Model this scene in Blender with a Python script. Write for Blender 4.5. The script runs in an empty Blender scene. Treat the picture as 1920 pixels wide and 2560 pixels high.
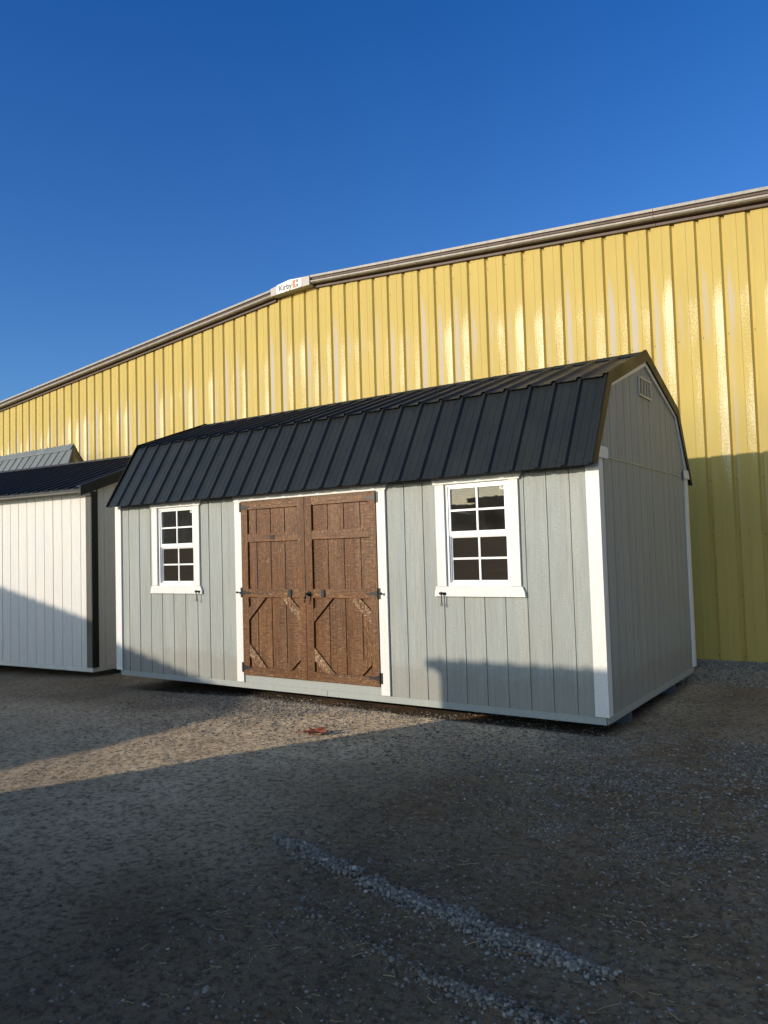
import bpy, math, random
import numpy as np
from mathutils import Vector, Matrix

random.seed(7)
rng = np.random.default_rng(7)
S = bpy.context.scene
COL = S.collection

# ---------------------------------------------------------------- camera
cam_d = bpy.data.cameras.new("camera")
cam = bpy.data.objects.new("camera", cam_d)
COL.objects.link(cam)
S.camera = cam
cam_d.sensor_fit = 'HORIZONTAL'
cam_d.sensor_width = 36.0
cam_d.lens = 36.0 * 1928.82 / 1920.0
cam_d.clip_start = 0.05
cam_d.clip_end = 3000
CX, CY, CZ = 8.2185, -6.1003, 1.3763
AX, AY, AZ = 1.6212, -0.0290, 0.5990
cam.matrix_world = (Matrix.Translation((CX, CY, CZ)) @ Matrix.Rotation(AZ, 4, 'Z')
                    @ Matrix.Rotation(AX, 4, 'X') @ Matrix.Rotation(AY, 4, 'Z'))

# ---------------------------------------------------------------- light
SUN = Vector((-0.47, -1.0, 0.278)).normalized()
SUN_EL = math.asin(SUN.z)
SUN_AZ = math.atan2(SUN.x, SUN.y)
w = bpy.data.worlds.new("World")
S.world = w
w.use_nodes = True
nt = w.node_tree
sky = nt.nodes.new('ShaderNodeTexSky')
sky.sky_type = 'NISHITA'
sky.sun_disc = False
sky.sun_elevation = SUN_EL
sky.sun_rotation = SUN_AZ
sky.altitude = 200
sky.air_density = 1.0
sky.dust_density = 0.35
sky.ozone_density = 2.6
nt.nodes['Background'].inputs['Strength'].default_value = 0.15
# a deep clear sky away from the sun, a bright hazy one towards it
tc = nt.nodes.new('ShaderNodeTexCoord')
dt = nt.nodes.new('ShaderNodeVectorMath'); dt.operation = 'DOT_PRODUCT'
dt.inputs[1].default_value = SUN
nt.links.new(tc.outputs['Generated'], dt.inputs[0])
sp = nt.nodes.new('ShaderNodeSeparateXYZ'); nt.links.new(tc.outputs['Generated'], sp.inputs[0])
def wramp(src, stops):
    r = nt.nodes.new('ShaderNodeValToRGB'); cr = r.color_ramp
    cr.elements[0].position = stops[0][0]; cr.elements[0].color = (*stops[0][1], 1)
    cr.elements[1].position = stops[1][0]; cr.elements[1].color = (*stops[1][1], 1)
    nt.links.new(src, r.inputs[0]); return r.outputs[0]
def wramp3(src, stops):
    r = nt.nodes.new('ShaderNodeValToRGB'); cr = r.color_ramp
    while len(cr.elements) > 1: cr.elements.remove(cr.elements[0])
    for i, (p, c) in enumerate(stops):
        e = cr.elements[0] if i == 0 else cr.elements.new(p)
        e.position = p; e.color = (*c, 1)
    nt.links.new(src, r.inputs[0]); return r.outputs[0]
def wmix(f, a, b, mode='MIX'):
    m = nt.nodes.new('ShaderNodeMix'); m.data_type = 'RGBA'; m.blend_type = mode
    for i, v in ((0, f), (6, a), (7, b)):
        if isinstance(v, float): m.inputs[i].default_value = v
        else: nt.links.new(v, m.inputs[i])
    return m.outputs[2]
blue = wramp3(sp.outputs[2], [(0.10, (.52, .77, 1.08)), (0.60, (.16, .60, 1.20)), (0.72, (.26, .50, .80)), (0.88, (.62, .56, .48))])
warm = wramp(sp.outputs[2], [(0.0, (3.1, 2.8, 2.55)), (0.8, (1.5, 1.35, 1.2))])
toward = wramp(dt.outputs['Value'], [(0.14, (0, 0, 0)), (0.60, (1, 1, 1))])
tint = wmix(toward, blue, warm)
nt.links.new(wmix(1.0, sky.outputs[0], tint, 'MULTIPLY'), nt.nodes['Background'].inputs['Color'])
sun_d = bpy.data.lights.new("sun", 'SUN')
sun_d.energy = 4.15
sun_d.angle = math.radians(0.5)
sun_d.color = (1.0, 0.87, 0.70)
sun_o = bpy.data.objects.new("sun", sun_d)
COL.objects.link(sun_o)
sun_o.rotation_euler = SUN.to_track_quat('Z', 'Y').to_euler()
S.view_settings.view_transform = 'Standard'
S.view_settings.look = 'None'
S.view_settings.exposure = 0.0
S.view_settings.gamma = 1.0
S.cycles.max_bounces = 8
S.cycles.glossy_bounces = 4
S.cycles.transparent_max_bounces = 12
S.cycles.sample_clamp_indirect = 6.0

# ---------------------------------------------------------------- node helpers
class NT:
    def __init__(self, name):
        self.m = bpy.data.materials.new(name)
        self.m.use_nodes = True
        self.t = self.m.node_tree
        self.b = self.t.nodes['Principled BSDF']
        self.out = self.t.nodes['Material Output']
    def n(self, typ, **kw):
        nd = self.t.nodes.new(typ)
        for k, v in kw.items():
            if k.startswith('i_'):
                nd.inputs[k[2:].replace('_', ' ')].default_value = v
            else:
                setattr(nd, k, v)
        return nd
    def l(self, a, b):
        self.t.links.new(a, b)
    def math(self, op, a, b=None, c=None):
        nd = self.n('ShaderNodeMath', operation=op)
        for i, v in enumerate((a, b, c)):
            if v is None: continue
            if isinstance(v, (int, float)): nd.inputs[i].default_value = v
            else: self.l(v, nd.inputs[i])
        return nd.outputs[0]
    def pos(self):
        g = self.n('ShaderNodeNewGeometry')
        s = self.n('ShaderNodeSeparateXYZ')
        self.l(g.outputs['Position'], s.inputs[0])
        return g.outputs['Position'], s.outputs[0], s.outputs[1], s.outputs[2]
    def vec(self, x, y, z):
        c = self.n('ShaderNodeCombineXYZ')
        for i, v in enumerate((x, y, z)):
            if isinstance(v, (int, float)): c.inputs[i].default_value = v
            else: self.l(v, c.inputs[i])
        return c.outputs[0]
    def noise(self, v, scale, detail=3, rough=0.55, dist=0.0):
        nd = self.n('ShaderNodeTexNoise')
        nd.inputs['Scale'].default_value = scale
        nd.inputs['Detail'].default_value = detail
        nd.inputs['Roughness'].default_value = rough
        nd.inputs['Distortion'].default_value = dist
        self.l(v, nd.inputs['Vector'])
        return nd.outputs['Fac']
    def ramp(self, f, stops):
        nd = self.n('ShaderNodeValToRGB')
        cr = nd.color_ramp
        while len(cr.elements) > 1: cr.elements.remove(cr.elements[0])
        for i, (p, c) in enumerate(stops):
            e = cr.elements[0] if i == 0 else cr.elements.new(p)
            e.position = p
            e.color = (c, c, c, 1) if isinstance(c, (int, float)) else (*c, 1)
        self.l(f, nd.inputs[0])
        return nd.outputs[0]
    def mix(self, f, a, b, mode='MIX'):
        nd = self.n('ShaderNodeMix', data_type='RGBA', blend_type=mode)
        for i, v in ((0, f), (6, a), (7, b)):
            if isinstance(v, (int, float)): nd.inputs[i].default_value = v
            elif isinstance(v, tuple): nd.inputs[i].default_value = (*v, 1)
            else: self.l(v, nd.inputs[i])
        return nd.outputs[2]
    def bump(self, h, dist, strength=1.0, prev=None):
        nd = self.n('ShaderNodeBump')
        nd.inputs['Strength'].default_value = strength
        nd.inputs['Distance'].default_value = dist
        self.l(h, nd.inputs['Height'])
        if prev is not None: self.l(prev, nd.inputs['Normal'])
        return nd.outputs[0]
    def set(self, **kw):
        for k, v in kw.items():
            inp = self.b.inputs[k.replace('_', ' ')]
            if isinstance(v, (int, float)): inp.default_value = v
            elif isinstance(v, tuple): inp.default_value = (*v, 1)
            else: self.l(v, inp)
        return self

def mul(c, k): return tuple(x * k for x in c)

def mat_siding(name, col, rough=0.6, var=0.10, bumpk=1.0):
    t = NT(name)
    P, x, y, z = t.pos()
    u = t.math('ADD', x, y)
    streak = t.noise(t.vec(t.math('MULTIPLY', u, 9), 0.0, t.math('MULTIPLY', z, 0.55)), 1.0, 3)
    fine = t.noise(t.vec(t.math('MULTIPLY', u, 34), 0.0, t.math('MULTIPLY', z, 95)), 1.0, 3, .6)
    grain = t.noise(t.vec(t.math('MULTIPLY', u, 130), 0.0, t.math('MULTIPLY', z, 6)), 1.0, 3, .6, .8)
    mask = t.ramp(t.noise(t.vec(t.math('MULTIPLY', u, 13), 3.0, t.math('MULTIPLY', z, 0.7)), 1.0, 2), [(.42, 0.0), (.6, 1.0)])
    h = t.mix(mask, fine, grain)
    c1 = t.mix(t.ramp(streak, [(.3, 0.0), (.7, 1.0)]), mul(col, 1 - var), mul(col, 1 + var * .8))
    vg = t.noise(t.vec(t.math('MULTIPLY', u, 46), 2.0, t.math('MULTIPLY', z, 1.6)), 1.0, 4, .6)
    hue = t.noise(t.vec(t.math('MULTIPLY', u, 6), 5.0, t.math('MULTIPLY', z, .8)), 1.0, 3)
    c1 = t.mix(t.ramp(hue, [(.40, 0.0), (.60, .5)]), c1, (col[0] * .90, col[1] * .98, col[2] * 1.06))
    c1 = t.mix(t.ramp(vg, [(.36, var * 3.0), (.52, 0.0)]), c1, mul(col, .62))
    c2 = t.mix(t.ramp(h, [(.35, 0.45), (.60, 0.0)]), c1, mul(col, .66))
    # rain-splashed dust along the foot of the boards
    splash = t.noise(t.vec(t.math('MULTIPLY', u, 7), 1.0, t.math('MULTIPLY', z, 9)), 1.0, 5, .7)
    low = t.ramp(t.math('ADD', z, t.math('MULTIPLY', splash, -.45)), [(0.0, .38), (.12, 0.0)])
    c2 = t.mix(t.math('MULTIPLY', low, .8 if bumpk > 1.5 else 0.0), c2, (.20, .17, .13))
    t.set(Base_Color=c2, Roughness=rough, Normal=t.bump(h, .0035, .55 * bumpk))
    t.b.inputs['Specular IOR Level'].default_value = .3
    return t.m

def mat_plain(name, col, rough=0.5, metallic=0.0, var=0.08, bscale=60, bdist=.0006, spec=.5):
    t = NT(name)
    P, x, y, z = t.pos()
    n1 = t.noise(P, 5, 4)
    c = t.mix(t.ramp(n1, [(.3, 0.0), (.7, 1.0)]), mul(col, 1 - var), mul(col, 1 + var))
    t.set(Base_Color=c, Roughness=rough, Metallic=metallic, Normal=t.bump(t.noise(P, bscale, 3), bdist, .6))
    t.b.inputs['Specular IOR Level'].default_value = spec
    return t.m

def mat_roof(name, col, rough=.38, spec=.5, wav=.004):
    t = NT(name)
    P, x, y, z = t.pos()
    n1 = t.noise(t.vec(t.math('MULTIPLY', x, 8), t.math('MULTIPLY', y, 1.2), t.math('MULTIPLY', z, 1.2)), 1.0, 4)
    c = t.mix(t.ramp(n1, [(.3, 0.0), (.7, 1.0)]), mul(col, .88), mul(col, 1.15))
    r = t.ramp(t.noise(P, 3, 5), [(.3, rough - .06), (.7, rough + .10)])
    n2 = t.bump(t.noise(t.vec(t.math('MULTIPLY', x, 6), t.math('MULTIPLY', y, 1.5), t.math('MULTIPLY', z, 1.5)), 1.0, 2), wav, .5)
    t.set(Base_Color=c, Roughness=r, Normal=n2)
    t.b.inputs['Specular IOR Level'].default_value = spec
    return t.m

M = {}
M['siding'] = mat_siding('painted_siding_gray', (.335, .350, .322), .60, .13, 2.0)
M['trim'] = mat_siding('painted_trim_white', (.74, .725, .68), .5, .03, .6)
M['skirt'] = mat_siding('painted_board_gray', (.35, .37, .345), .55, .05, .4)
M['white_siding'] = mat_siding('painted_siding_white', (.68, .655, .605), .62, .05, 1.0)
M['white_board'] = mat_plain('white_base_board', (.60, .59, .54), .6)
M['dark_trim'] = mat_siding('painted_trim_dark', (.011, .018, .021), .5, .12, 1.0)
M['dark_sunlit'] = mat_siding('sunlit_dark_trim', (.085, .080, .066), .55, .25, 2.0)  # same dark trim paint, lightened to hold the sun on the front board
M['roof'] = mat_roof('charcoal_roof_steel', (.0095, .0125, .0135), .40, .38)
M['roof_trim'] = mat_roof('charcoal_trim_steel', (.030, .032, .034), .30, .8, .001)
M['cap'] = mat_plain('charcoal_cap_steel', (.014, .018, .020), .7, 0, .1, 60, .0006, .15)
M['fascia'] = mat_plain('gray_fascia_steel', (.06, .065, .068), .75, 0, .1, 60, .0006, .15)
M['roof_navy'] = mat_roof('black_roof_steel', (.010, .012, .018), .42, .35, .0004)
M['roof_gray'] = mat_roof('gray_roof_steel', (.135, .15, .15), .5)
M['gray_trim'] = mat_roof('dark_gray_trim_steel', (.035, .035, .032), .4)
M['black'] = mat_plain('black_iron', (.015, .016, .017), .4, .3)
M['vinyl'] = mat_plain('white_vinyl', (.78, .78, .77), .35, 0, .02)
M['vent'] = mat_plain('beige_vent', (.50, .475, .39), .5, 0, .03)
M['dark_inside'] = mat_plain('shed_interior_wood', (.16, .12, .08), .8)
M['runner'] = mat_plain('blue_gray_runner', (.05, .068, .10), .8)
M['block'] = mat_plain('concrete_block', (.3, .29, .27), .9)
M['olive'] = mat_roof('bronze_rake_steel', (.010, .0095, .006), .42, .12, .001)

def mat_door(name, coat, fleck, flip=False):
    t = NT(name)
    P, x, y, z = t.pos()
    u = t.math('ADD', x, y)
    if flip: u, z = z, u
    fine = t.noise(t.vec(t.math('MULTIPLY', u, 16), 0.0, t.math('MULTIPLY', z, 105)), 1.0, 4, .65, .6)
    grain = t.noise(t.vec(t.math('MULTIPLY', u, 90), 0.0, t.math('MULTIPLY', z, 20)), 1.0, 3, .6, 1.2)
    mask = t.ramp(t.noise(t.vec(t.math('MULTIPLY', u, 11), 3.0, t.math('MULTIPLY', z, .9)), 1.0, 2), [(.42, 0.0), (.6, 1.0)])
    h = t.mix(mask, fine, grain)
    tone = t.noise(t.vec(t.math('MULTIPLY', u, 7), 1.0, t.math('MULTIPLY', z, .8)), 1.0, 4)
    c = t.mix(t.ramp(tone, [(.3, 0.0), (.72, 1.0)]), (.100, .034, .006), (.205, .078, .014))
    brd = t.noise(t.vec(t.math('MULTIPLY', u, 5), 7.0, t.math('MULTIPLY', z, .35)), 1.0, 2)
    c = t.mix(t.ramp(brd, [(.42, 0.0), (.60, .6)]), c, (.235, .125, .055))
    vg = t.noise(t.vec(t.math('MULTIPLY', u, 55), 2.0, t.math('MULTIPLY', z, 2.2)), 1.0, 4, .6)
    c = t.mix(t.ramp(vg, [(.36, .7), (.52, 0.0)]), c, (.050, .020, .006))
    c = t.mix(t.ramp(h, [(.38, .8), (.56, 0.0)]), c, (.045, .018, .006))
    c = t.mix(t.ramp(h, [(.57, 0.0), (.69, fleck)]), c, (.46, .32, .19))  # pale flecks put the gloss sparkle into the colour
    t.set(Base_Color=c, Roughness=.45, Normal=t.bump(h, .007, .8))
    t.b.inputs['Coat Weight'].default_value = coat * .5
    t.b.inputs['Specular IOR Level'].default_value = .28
    t.b.inputs['Coat Roughness'].default_value = .28
    return t.m
M['door'] = mat_door('stained_door_wood', .12, .42)
M['door_rail'] = mat_door('stained_door_rail_wood', .2, .70, True)
M['door_sheen'] = mat_door('sheen_stained_door_wood', .35, 1.0, True)  # paler copy of the door wood, gloss sheen painted into some braces
for _nd in M['door_sheen'].node_tree.nodes:
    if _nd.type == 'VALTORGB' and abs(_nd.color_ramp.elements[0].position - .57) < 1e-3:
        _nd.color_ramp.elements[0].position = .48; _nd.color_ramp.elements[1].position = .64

def mat_yellow():
    t = NT('weathered_yellow_steel')
    P, x, y, z = t.pos()
    base = (.445, .345, .102)
    # index of the rib bay, so every bay gets its own fading and painted glare
    tt = t.math('DIVIDE', t.math('SUBTRACT', x, 1.5201), .3047)
    bay = t.math('FLOOR', tt)
    fr = t.math('SUBTRACT', tt, bay)
    wn = t.n('ShaderNodeTexWhiteNoise', noise_dimensions='1D')
    t.l(bay, wn.inputs['W'])
    r1 = wn.outputs['Value']
    r2n = t.n('ShaderNodeTexWhiteNoise', noise_dimensions='1D')
    t.l(t.math('ADD', bay, 57.3), r2n.inputs['W'])
    r2 = r2n.outputs['Value']
    streak = t.noise(t.vec(t.math('MULTIPLY', x, 5.0), t.math('MULTIPLY', bay, 3.7), t.math('MULTIPLY', z, .75)), 1.0, 4, .55)
    streak2 = t.noise(t.vec(t.math('MULTIPLY', x, 5.0), t.math('ADD', t.math('MULTIPLY', bay, 5.1), 9.0), t.math('MULTIPLY', z, .6)), 1.0, 3, .5)
    fine = t.noise(t.vec(t.math('MULTIPLY', x, 60), 0.0, t.math('MULTIPLY', z, 38)), 1.0, 4, .75)
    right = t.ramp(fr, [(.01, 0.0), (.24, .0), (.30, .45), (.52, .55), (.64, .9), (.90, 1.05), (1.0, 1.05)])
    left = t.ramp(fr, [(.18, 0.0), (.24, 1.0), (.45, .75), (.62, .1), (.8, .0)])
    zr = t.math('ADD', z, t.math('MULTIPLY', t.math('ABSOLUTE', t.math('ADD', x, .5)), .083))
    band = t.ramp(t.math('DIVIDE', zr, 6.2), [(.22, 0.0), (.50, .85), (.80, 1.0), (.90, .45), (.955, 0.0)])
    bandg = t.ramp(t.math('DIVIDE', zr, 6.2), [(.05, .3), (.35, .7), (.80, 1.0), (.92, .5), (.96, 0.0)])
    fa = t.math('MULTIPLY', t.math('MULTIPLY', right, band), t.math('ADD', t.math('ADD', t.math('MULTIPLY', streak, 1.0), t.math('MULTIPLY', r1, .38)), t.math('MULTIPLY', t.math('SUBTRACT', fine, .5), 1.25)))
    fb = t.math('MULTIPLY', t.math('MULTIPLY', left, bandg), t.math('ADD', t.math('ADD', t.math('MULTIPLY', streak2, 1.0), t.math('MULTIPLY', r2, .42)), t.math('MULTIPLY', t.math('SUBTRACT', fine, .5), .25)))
    chalk_glare = t.ramp(fb, [(.42, 0.0), (.66, .95)])  # both streak masks mix chalky fading with sun glare painted as colour
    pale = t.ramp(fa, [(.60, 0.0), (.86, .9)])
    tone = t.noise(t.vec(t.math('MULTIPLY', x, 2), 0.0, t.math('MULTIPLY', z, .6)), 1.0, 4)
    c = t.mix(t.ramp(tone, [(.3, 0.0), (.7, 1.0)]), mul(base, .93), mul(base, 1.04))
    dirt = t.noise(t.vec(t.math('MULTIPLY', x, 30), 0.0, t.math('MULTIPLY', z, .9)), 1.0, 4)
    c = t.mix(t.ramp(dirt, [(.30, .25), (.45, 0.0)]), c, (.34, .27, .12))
    c = t.mix(chalk_glare, c, (.40, .365, .30))
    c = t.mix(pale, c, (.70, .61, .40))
    f = fa
    wav = t.noise(t.vec(t.math('MULTIPLY', x, 4), 0.0, t.math('MULTIPLY', z, .8)), 1.0, 3)
    nrm = t.bump(wav, .008, .5)
    nrm = t.bump(fine, .0015, .45, nrm)
    t.set(Base_Color=c, Roughness=t.ramp(f, [(.4, .58), (.9, .46)]), Normal=nrm)
    t.b.inputs['Specular IOR Level'].default_value = .15
    return t.m
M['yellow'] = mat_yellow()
M['rake_light'] = mat_siding('weathered_galvanized', (.33, .305, .265), .45, .22, .5)
M['rake_brown'] = mat_siding('weathered_brown_trim', (.085, .055, .042), .5, .25, .5)
M['concrete'] = mat_plain('foundation_concrete', (.30, .29, .27), .9)
M['sign_white'] = mat_plain('sign_enamel_white', (.82, .80, .74), .35, 0, .02)
M['sign_gray'] = mat_plain('sign_bracket_gray', (.34, .32, .30), .5)
M['ink'] = mat_plain('sign_black_ink', (.02, .02, .025), .5)
M['orange'] = mat_plain('sign_orange_paint', (.75, .10, .02), .45)
M['straw'] = mat_plain('dry_straw', (.34, .27, .15), .8, 0, .25)
M['twig'] = mat_plain('dead_wood', (.14, .10, .065), .85, 0, .2)
M['leaf'] = mat_plain('dead_leaf_red_brown', (.22, .060, .028), .7, 0, .3)
M['sticker'] = mat_plain('window_sticker', (.55, .54, .50), .6, 0, .02)

def mat_glass():
    t = NT('window_glass')
    tr = t.n('ShaderNodeBsdfTransparent'); tr.inputs[0].default_value = (.75, .76, .74, 1)
    gl = t.n('ShaderNodeBsdfGlossy'); gl.inputs['Roughness'].default_value = .015
    gl.inputs['Color'].default_value = (.84, .92, 1.0, 1)
    P, x, y, z = t.pos()
    t.l(t.bump(t.noise(P, 2.2, 2), .0006, .6), gl.inputs['Normal'])
    fr = t.n('ShaderNodeFresnel'); fr.inputs[0].default_value = 1.5
    f = t.math('ADD', t.math('MULTIPLY', fr.outputs[0], .75), .006)
    mx = t.n('ShaderNodeMixShader')
    t.l(f, mx.inputs[0]); t.l(tr.outputs[0], mx.inputs[1]); t.l(gl.outputs[0], mx.inputs[2])
    df = t.n('ShaderNodeBsdfDiffuse'); df.inputs[0].default_value = (.30, .28, .25, 1)
    dust = t.noise(P, 240, 3, .8)
    mx2 = t.n('ShaderNodeMixShader')
    t.l(t.ramp(t.math('ADD', dust, t.math('MULTIPLY', t.noise(P, 7, 3), .5)), [(.60, .012), (1.0, .09)]), mx2.inputs[0])
    t.l(mx.outputs[0], mx2.inputs[1]); t.l(df.outputs[0], mx2.inputs[2])
    t.l(mx2.outputs[0], t.out.inputs['Surface'])
    return t.m
M['glass'] = mat_glass()

def mat_screen():
    t = NT('insect_screen')
    tr = t.n('ShaderNodeBsdfTransparent')
    df = t.n('ShaderNodeBsdfDiffuse'); df.inputs[0].default_value = (.038, .033, .027, 1)
    P, x, y, z = t.pos()
    a = t.noise(t.vec(t.math('MULTIPLY', x, 3), 0.0, t.math('MULTIPLY', z, 30)), 1.0, 3)
    f = t.ramp(a, [(.3, .55), (.7, .72)])
    mx = t.n('ShaderNodeMixShader')
    t.l(f, mx.inputs[0]); t.l(tr.outputs[0], mx.inputs[1]); t.l(df.outputs[0], mx.inputs[2])
    t.l(mx.outputs[0], t.out.inputs['Surface'])
    return t.m
M['screen'] = mat_screen()

def mat_ground():
    t = NT('dirt_and_gravel')
    P, x, y, z = t.pos()
    at = t.n('ShaderNodeAttribute', attribute_name='gravel')
    dm = t.n('ShaderNodeAttribute', attribute_name='damp_shade')
    big = t.noise(P, .8, 5, .6)
    mid = t.noise(P, 3.2, 6, .65)
    fine = t.noise(P, 26, 6, .72)
    chips = t.noise(t.vec(t.math('MULTIPLY', x, 70), t.math('MULTIPLY', y, 70), 0.0), 1.0, 4, .7)
    vo = t.n('ShaderNodeTexVoronoi'); vo.inputs['Scale'].default_value = 68; vo.inputs['Randomness'].default_value = 1
    t.l(P, vo.inputs['Vector'])
    sepc = t.n('ShaderNodeSeparateXYZ'); t.l(vo.outputs['Color'], sepc.inputs[0])
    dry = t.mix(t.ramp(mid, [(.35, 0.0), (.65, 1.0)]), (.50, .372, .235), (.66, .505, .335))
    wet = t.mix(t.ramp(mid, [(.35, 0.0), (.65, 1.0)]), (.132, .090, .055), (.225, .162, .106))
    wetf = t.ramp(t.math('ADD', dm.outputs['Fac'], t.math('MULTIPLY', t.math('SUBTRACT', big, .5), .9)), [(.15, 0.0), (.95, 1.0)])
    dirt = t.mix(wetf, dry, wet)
    dirt = t.mix(t.ramp(t.math('SUBTRACT', dm.outputs['Fac'], 1.05), [(0.0, 0.0), (.4, 0.9)]), dirt, (.035, .026, .018))  # near-black tone stands in for the shade beneath the shed
    dirt = t.mix(t.ramp(fine, [(.36, .80), (.53, 0.0)]), dirt, (.050, .036, .026))
    rust = t.noise(P, 1.7, 4, .6)
    dirt = t.mix(t.math('MULTIPLY', t.ramp(rust, [(.55, 0.0), (.72, .6)]), dm.outputs['Fac']), dirt, (.16, .085, .040))
    dirt = t.mix(t.ramp(chips, [(.60, 0.0), (.72, .35)]), dirt, (.36, .32, .26))
    chips2 = t.noise(t.vec(t.math('MULTIPLY', x, 32), t.math('MULTIPLY', y, 32), 4.0), 1.0, 5, .75)
    dirt = t.mix(t.ramp(chips2, [(.34, .55), (.46, 0.0)]), dirt, (.045, .034, .025))
    dirt = t.mix(t.ramp(chips2, [(.58, 0.0), (.70, .40)]), dirt, (.30, .265, .215))
    peb = t.ramp(sepc.outputs[0], [(.0, (.11, .10, .09)), (.6, (.25, .235, .215)), (1.0, (.42, .40, .37))])
    thr = t.math('GREATER_THAN', t.math('ADD', t.math('MULTIPLY', sepc.outputs[1], .6), at.outputs['Fac']), 1.02)
    edge = t.ramp(vo.outputs['Distance'], [(.30, 1.0), (.55, 0.0)])
    c = t.mix(t.math('MULTIPLY', thr, edge), dirt, peb)
    h1 = t.math('MULTIPLY', t.math('SUBTRACT', 1.0, vo.outputs['Distance']), thr)
    n = t.bump(mid, .03, .7)
    n = t.bump(h1, .010, .7, n)
    n = t.bump(fine, .014, .9, n)
    n = t.bump(chips, .004, .8, n)
    t.set(Base_Color=c, Roughness=.92, Normal=n)
    t.b.inputs['Specular IOR Level'].default_value = .12
    t.b.inputs['Diffuse Roughness'].default_value = 1.0
    return t.m
M['ground'] = mat_ground()

def mat_stone():
    t = NT('gravel_stone')
    at = t.n('ShaderNodeAttribute', attribute_name='tone')
    P, x, y, z = t.pos()
    c = t.ramp(at.outputs['Fac'], [(0.0, (.075, .06, .045)), (.30, (.15, .13, .11)), (.55, (.24, .225, .20)), (.80, (.33, .315, .285)), (1.0, (.50, .475, .43))])
    c = t.mix(t.ramp(t.noise(P, 90, 3), [(.35, .4), (.6, 0.0)]), c, (.10, .085, .07))
    t.set(Base_Color=c, Roughness=.8, Normal=t.bump(t.noise(P, 160, 3), .002, .6))
    t.b.inputs['Specular IOR Level'].default_value = .25
    return t.m
M['stone'] = mat_stone()

# ---------------------------------------------------------------- mesh helpers
class MB:
    def __init__(self): self.v = []; self.f = []; self.m = []; self.cur = 0
    def quad(self, a, b, c, d): self.poly([a, b, c, d])
    def poly(self, ps):
        i = len(self.v); self.v += [tuple(p) for p in ps]
        self.f.append(tuple(range(i, i + len(ps)))); self.m.append(self.cur)
        return self
    def box(self, x0, x1, y0, y1, z0, z1):
        return self.prism([(x0, z0), (x1, z0), (x1, z1), (x0, z1)], y0, y1)
    def prism(self, xz, y0, y1):
        """polygon in x,z (counter-clockwise seen from -y) run from y0 to y1"""
        i = len(self.v); n = len(xz)
        self.v += [(x, y0, z) for x, z in xz] + [(x, y1, z) for x, z in xz]
        fs = [tuple(range(i, i + n)), tuple(range(i + 2 * n - 1, i + n - 1, -1))]
        for k in range(n):
            j = (k + 1) % n
            fs.append((i + k, i + n + k, i + n + j, i + j))
        self.f += fs; self.m += [self.cur] * len(fs)
        return self
    def prismx(self, yz, x0, x1):
        """polygon in y,z (counter-clockwise seen from +x) run from x0 to x1"""
        i = len(self.v); n = len(yz)
        self.v += [(x1, y, z) for y, z in yz] + [(x0, y, z) for y, z in yz]
        fs = [tuple(range(i, i + n)), tuple(range(i + 2 * n - 1, i + n - 1, -1))]
        for k in range(n):
            j = (k + 1) % n
            fs.append((i + k, i + n + k, i + n + j, i + j))
        self.f += fs; self.m += [self.cur] * len(fs)
        return self
    def cyl(self, a, b, r, n=10, r2=None):
        a = Vector(a); b = Vector(b); d = (b - a).normalized()
        p = d.orthogonal().normalized(); q = d.cross(p); i = len(self.v)
        r2 = r if r2 is None else r2
        for c, rr in ((a, r), (b, r2)):
            for k in range(n):
                t = 2 * math.pi * k / n
                self.v.append(tuple(c + p * rr * math.cos(t) + q * rr * math.sin(t)))
        fs = [tuple(range(i + n - 1, i - 1, -1)), tuple(range(i + n, i + 2 * n))]
        for k in range(n):
            j = (k + 1) % n
            fs.append((i + k, i + j, i + n + j, i + n + k))
        self.f += fs; self.m += [self.cur] * len(fs)
        return self
    def ball(self, c, r, n=10, sy=1.0):
        i = len(self.v); m = n // 2
        for a in range(m + 1):
            th = math.pi * a / m
            for b in range(n):
                ph = 2 * math.pi * b / n
                self.v.append((c[0] + r * math.sin(th) * math.cos(ph), c[1] + sy * r * math.sin(th) * math.sin(ph), c[2] + r * math.cos(th)))
        for a in range(m):
            for b in range(n):
                j = (b + 1) % n
                self.f.append((i + a * n + b, i + (a + 1) * n + b, i + (a + 1) * n + j, i + a * n + j)); self.m.append(self.cur)
        return self
    def torus(self, c, R, r, n=16, k=6, axis='y'):
        i = len(self.v)
        for a in range(n):
            t = 2 * math.pi * a / n
            for b in range(k):
                p = 2 * math.pi * b / k
                rad = R + r * math.cos(p)
                self.v.append((c[0] + rad * math.cos(t), c[1] + r * math.sin(p), c[2] + rad * math.sin(t)))
        for a in range(n):
            for b in range(k):
                a2 = (a + 1) % n; b2 = (b + 1) % k
                self.f.append((i + a * k + b, i + a * k + b2, i + a2 * k + b2, i + a2 * k + b)); self.m.append(self.cur)
        return self
    def xf(self, fn, start=0):
        self.v[start:] = [tuple(fn(*p)) for p in self.v[start:]]
        return self
    def build(self, name, mat, parent=None, bevel=0.0, smooth=False):
        me = bpy.data.meshes.new(name)
        off = Vector((0, 0, 0))
        if parent is not None:
            off = wpos(parent)
        me.from_pydata([tuple(Vector(p) - off) for p in self.v], [], self.f)
        mats = mat if isinstance(mat, (list, tuple)) else [mat]
        for mm in mats: me.materials.append(mm)
        me.polygons.foreach_set('material_index', self.m)
        if smooth: me.polygons.foreach_set('use_smooth', [True] * len(self.f))
        me.update()
        o = bpy.data.objects.new(name, me)
        COL.objects.link(o)
        if parent is not None: o.parent = parent
        if bevel:
            b = o.modifiers.new('bevel', 'BEVEL'); b.width = bevel; b.segments = 2; b.limit_method = 'ANGLE'
        return o

def wpos(o):
    v = Vector(o.location)
    while o.parent is not None:
        o = o.parent; v += Vector(o.location)
    return v

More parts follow.
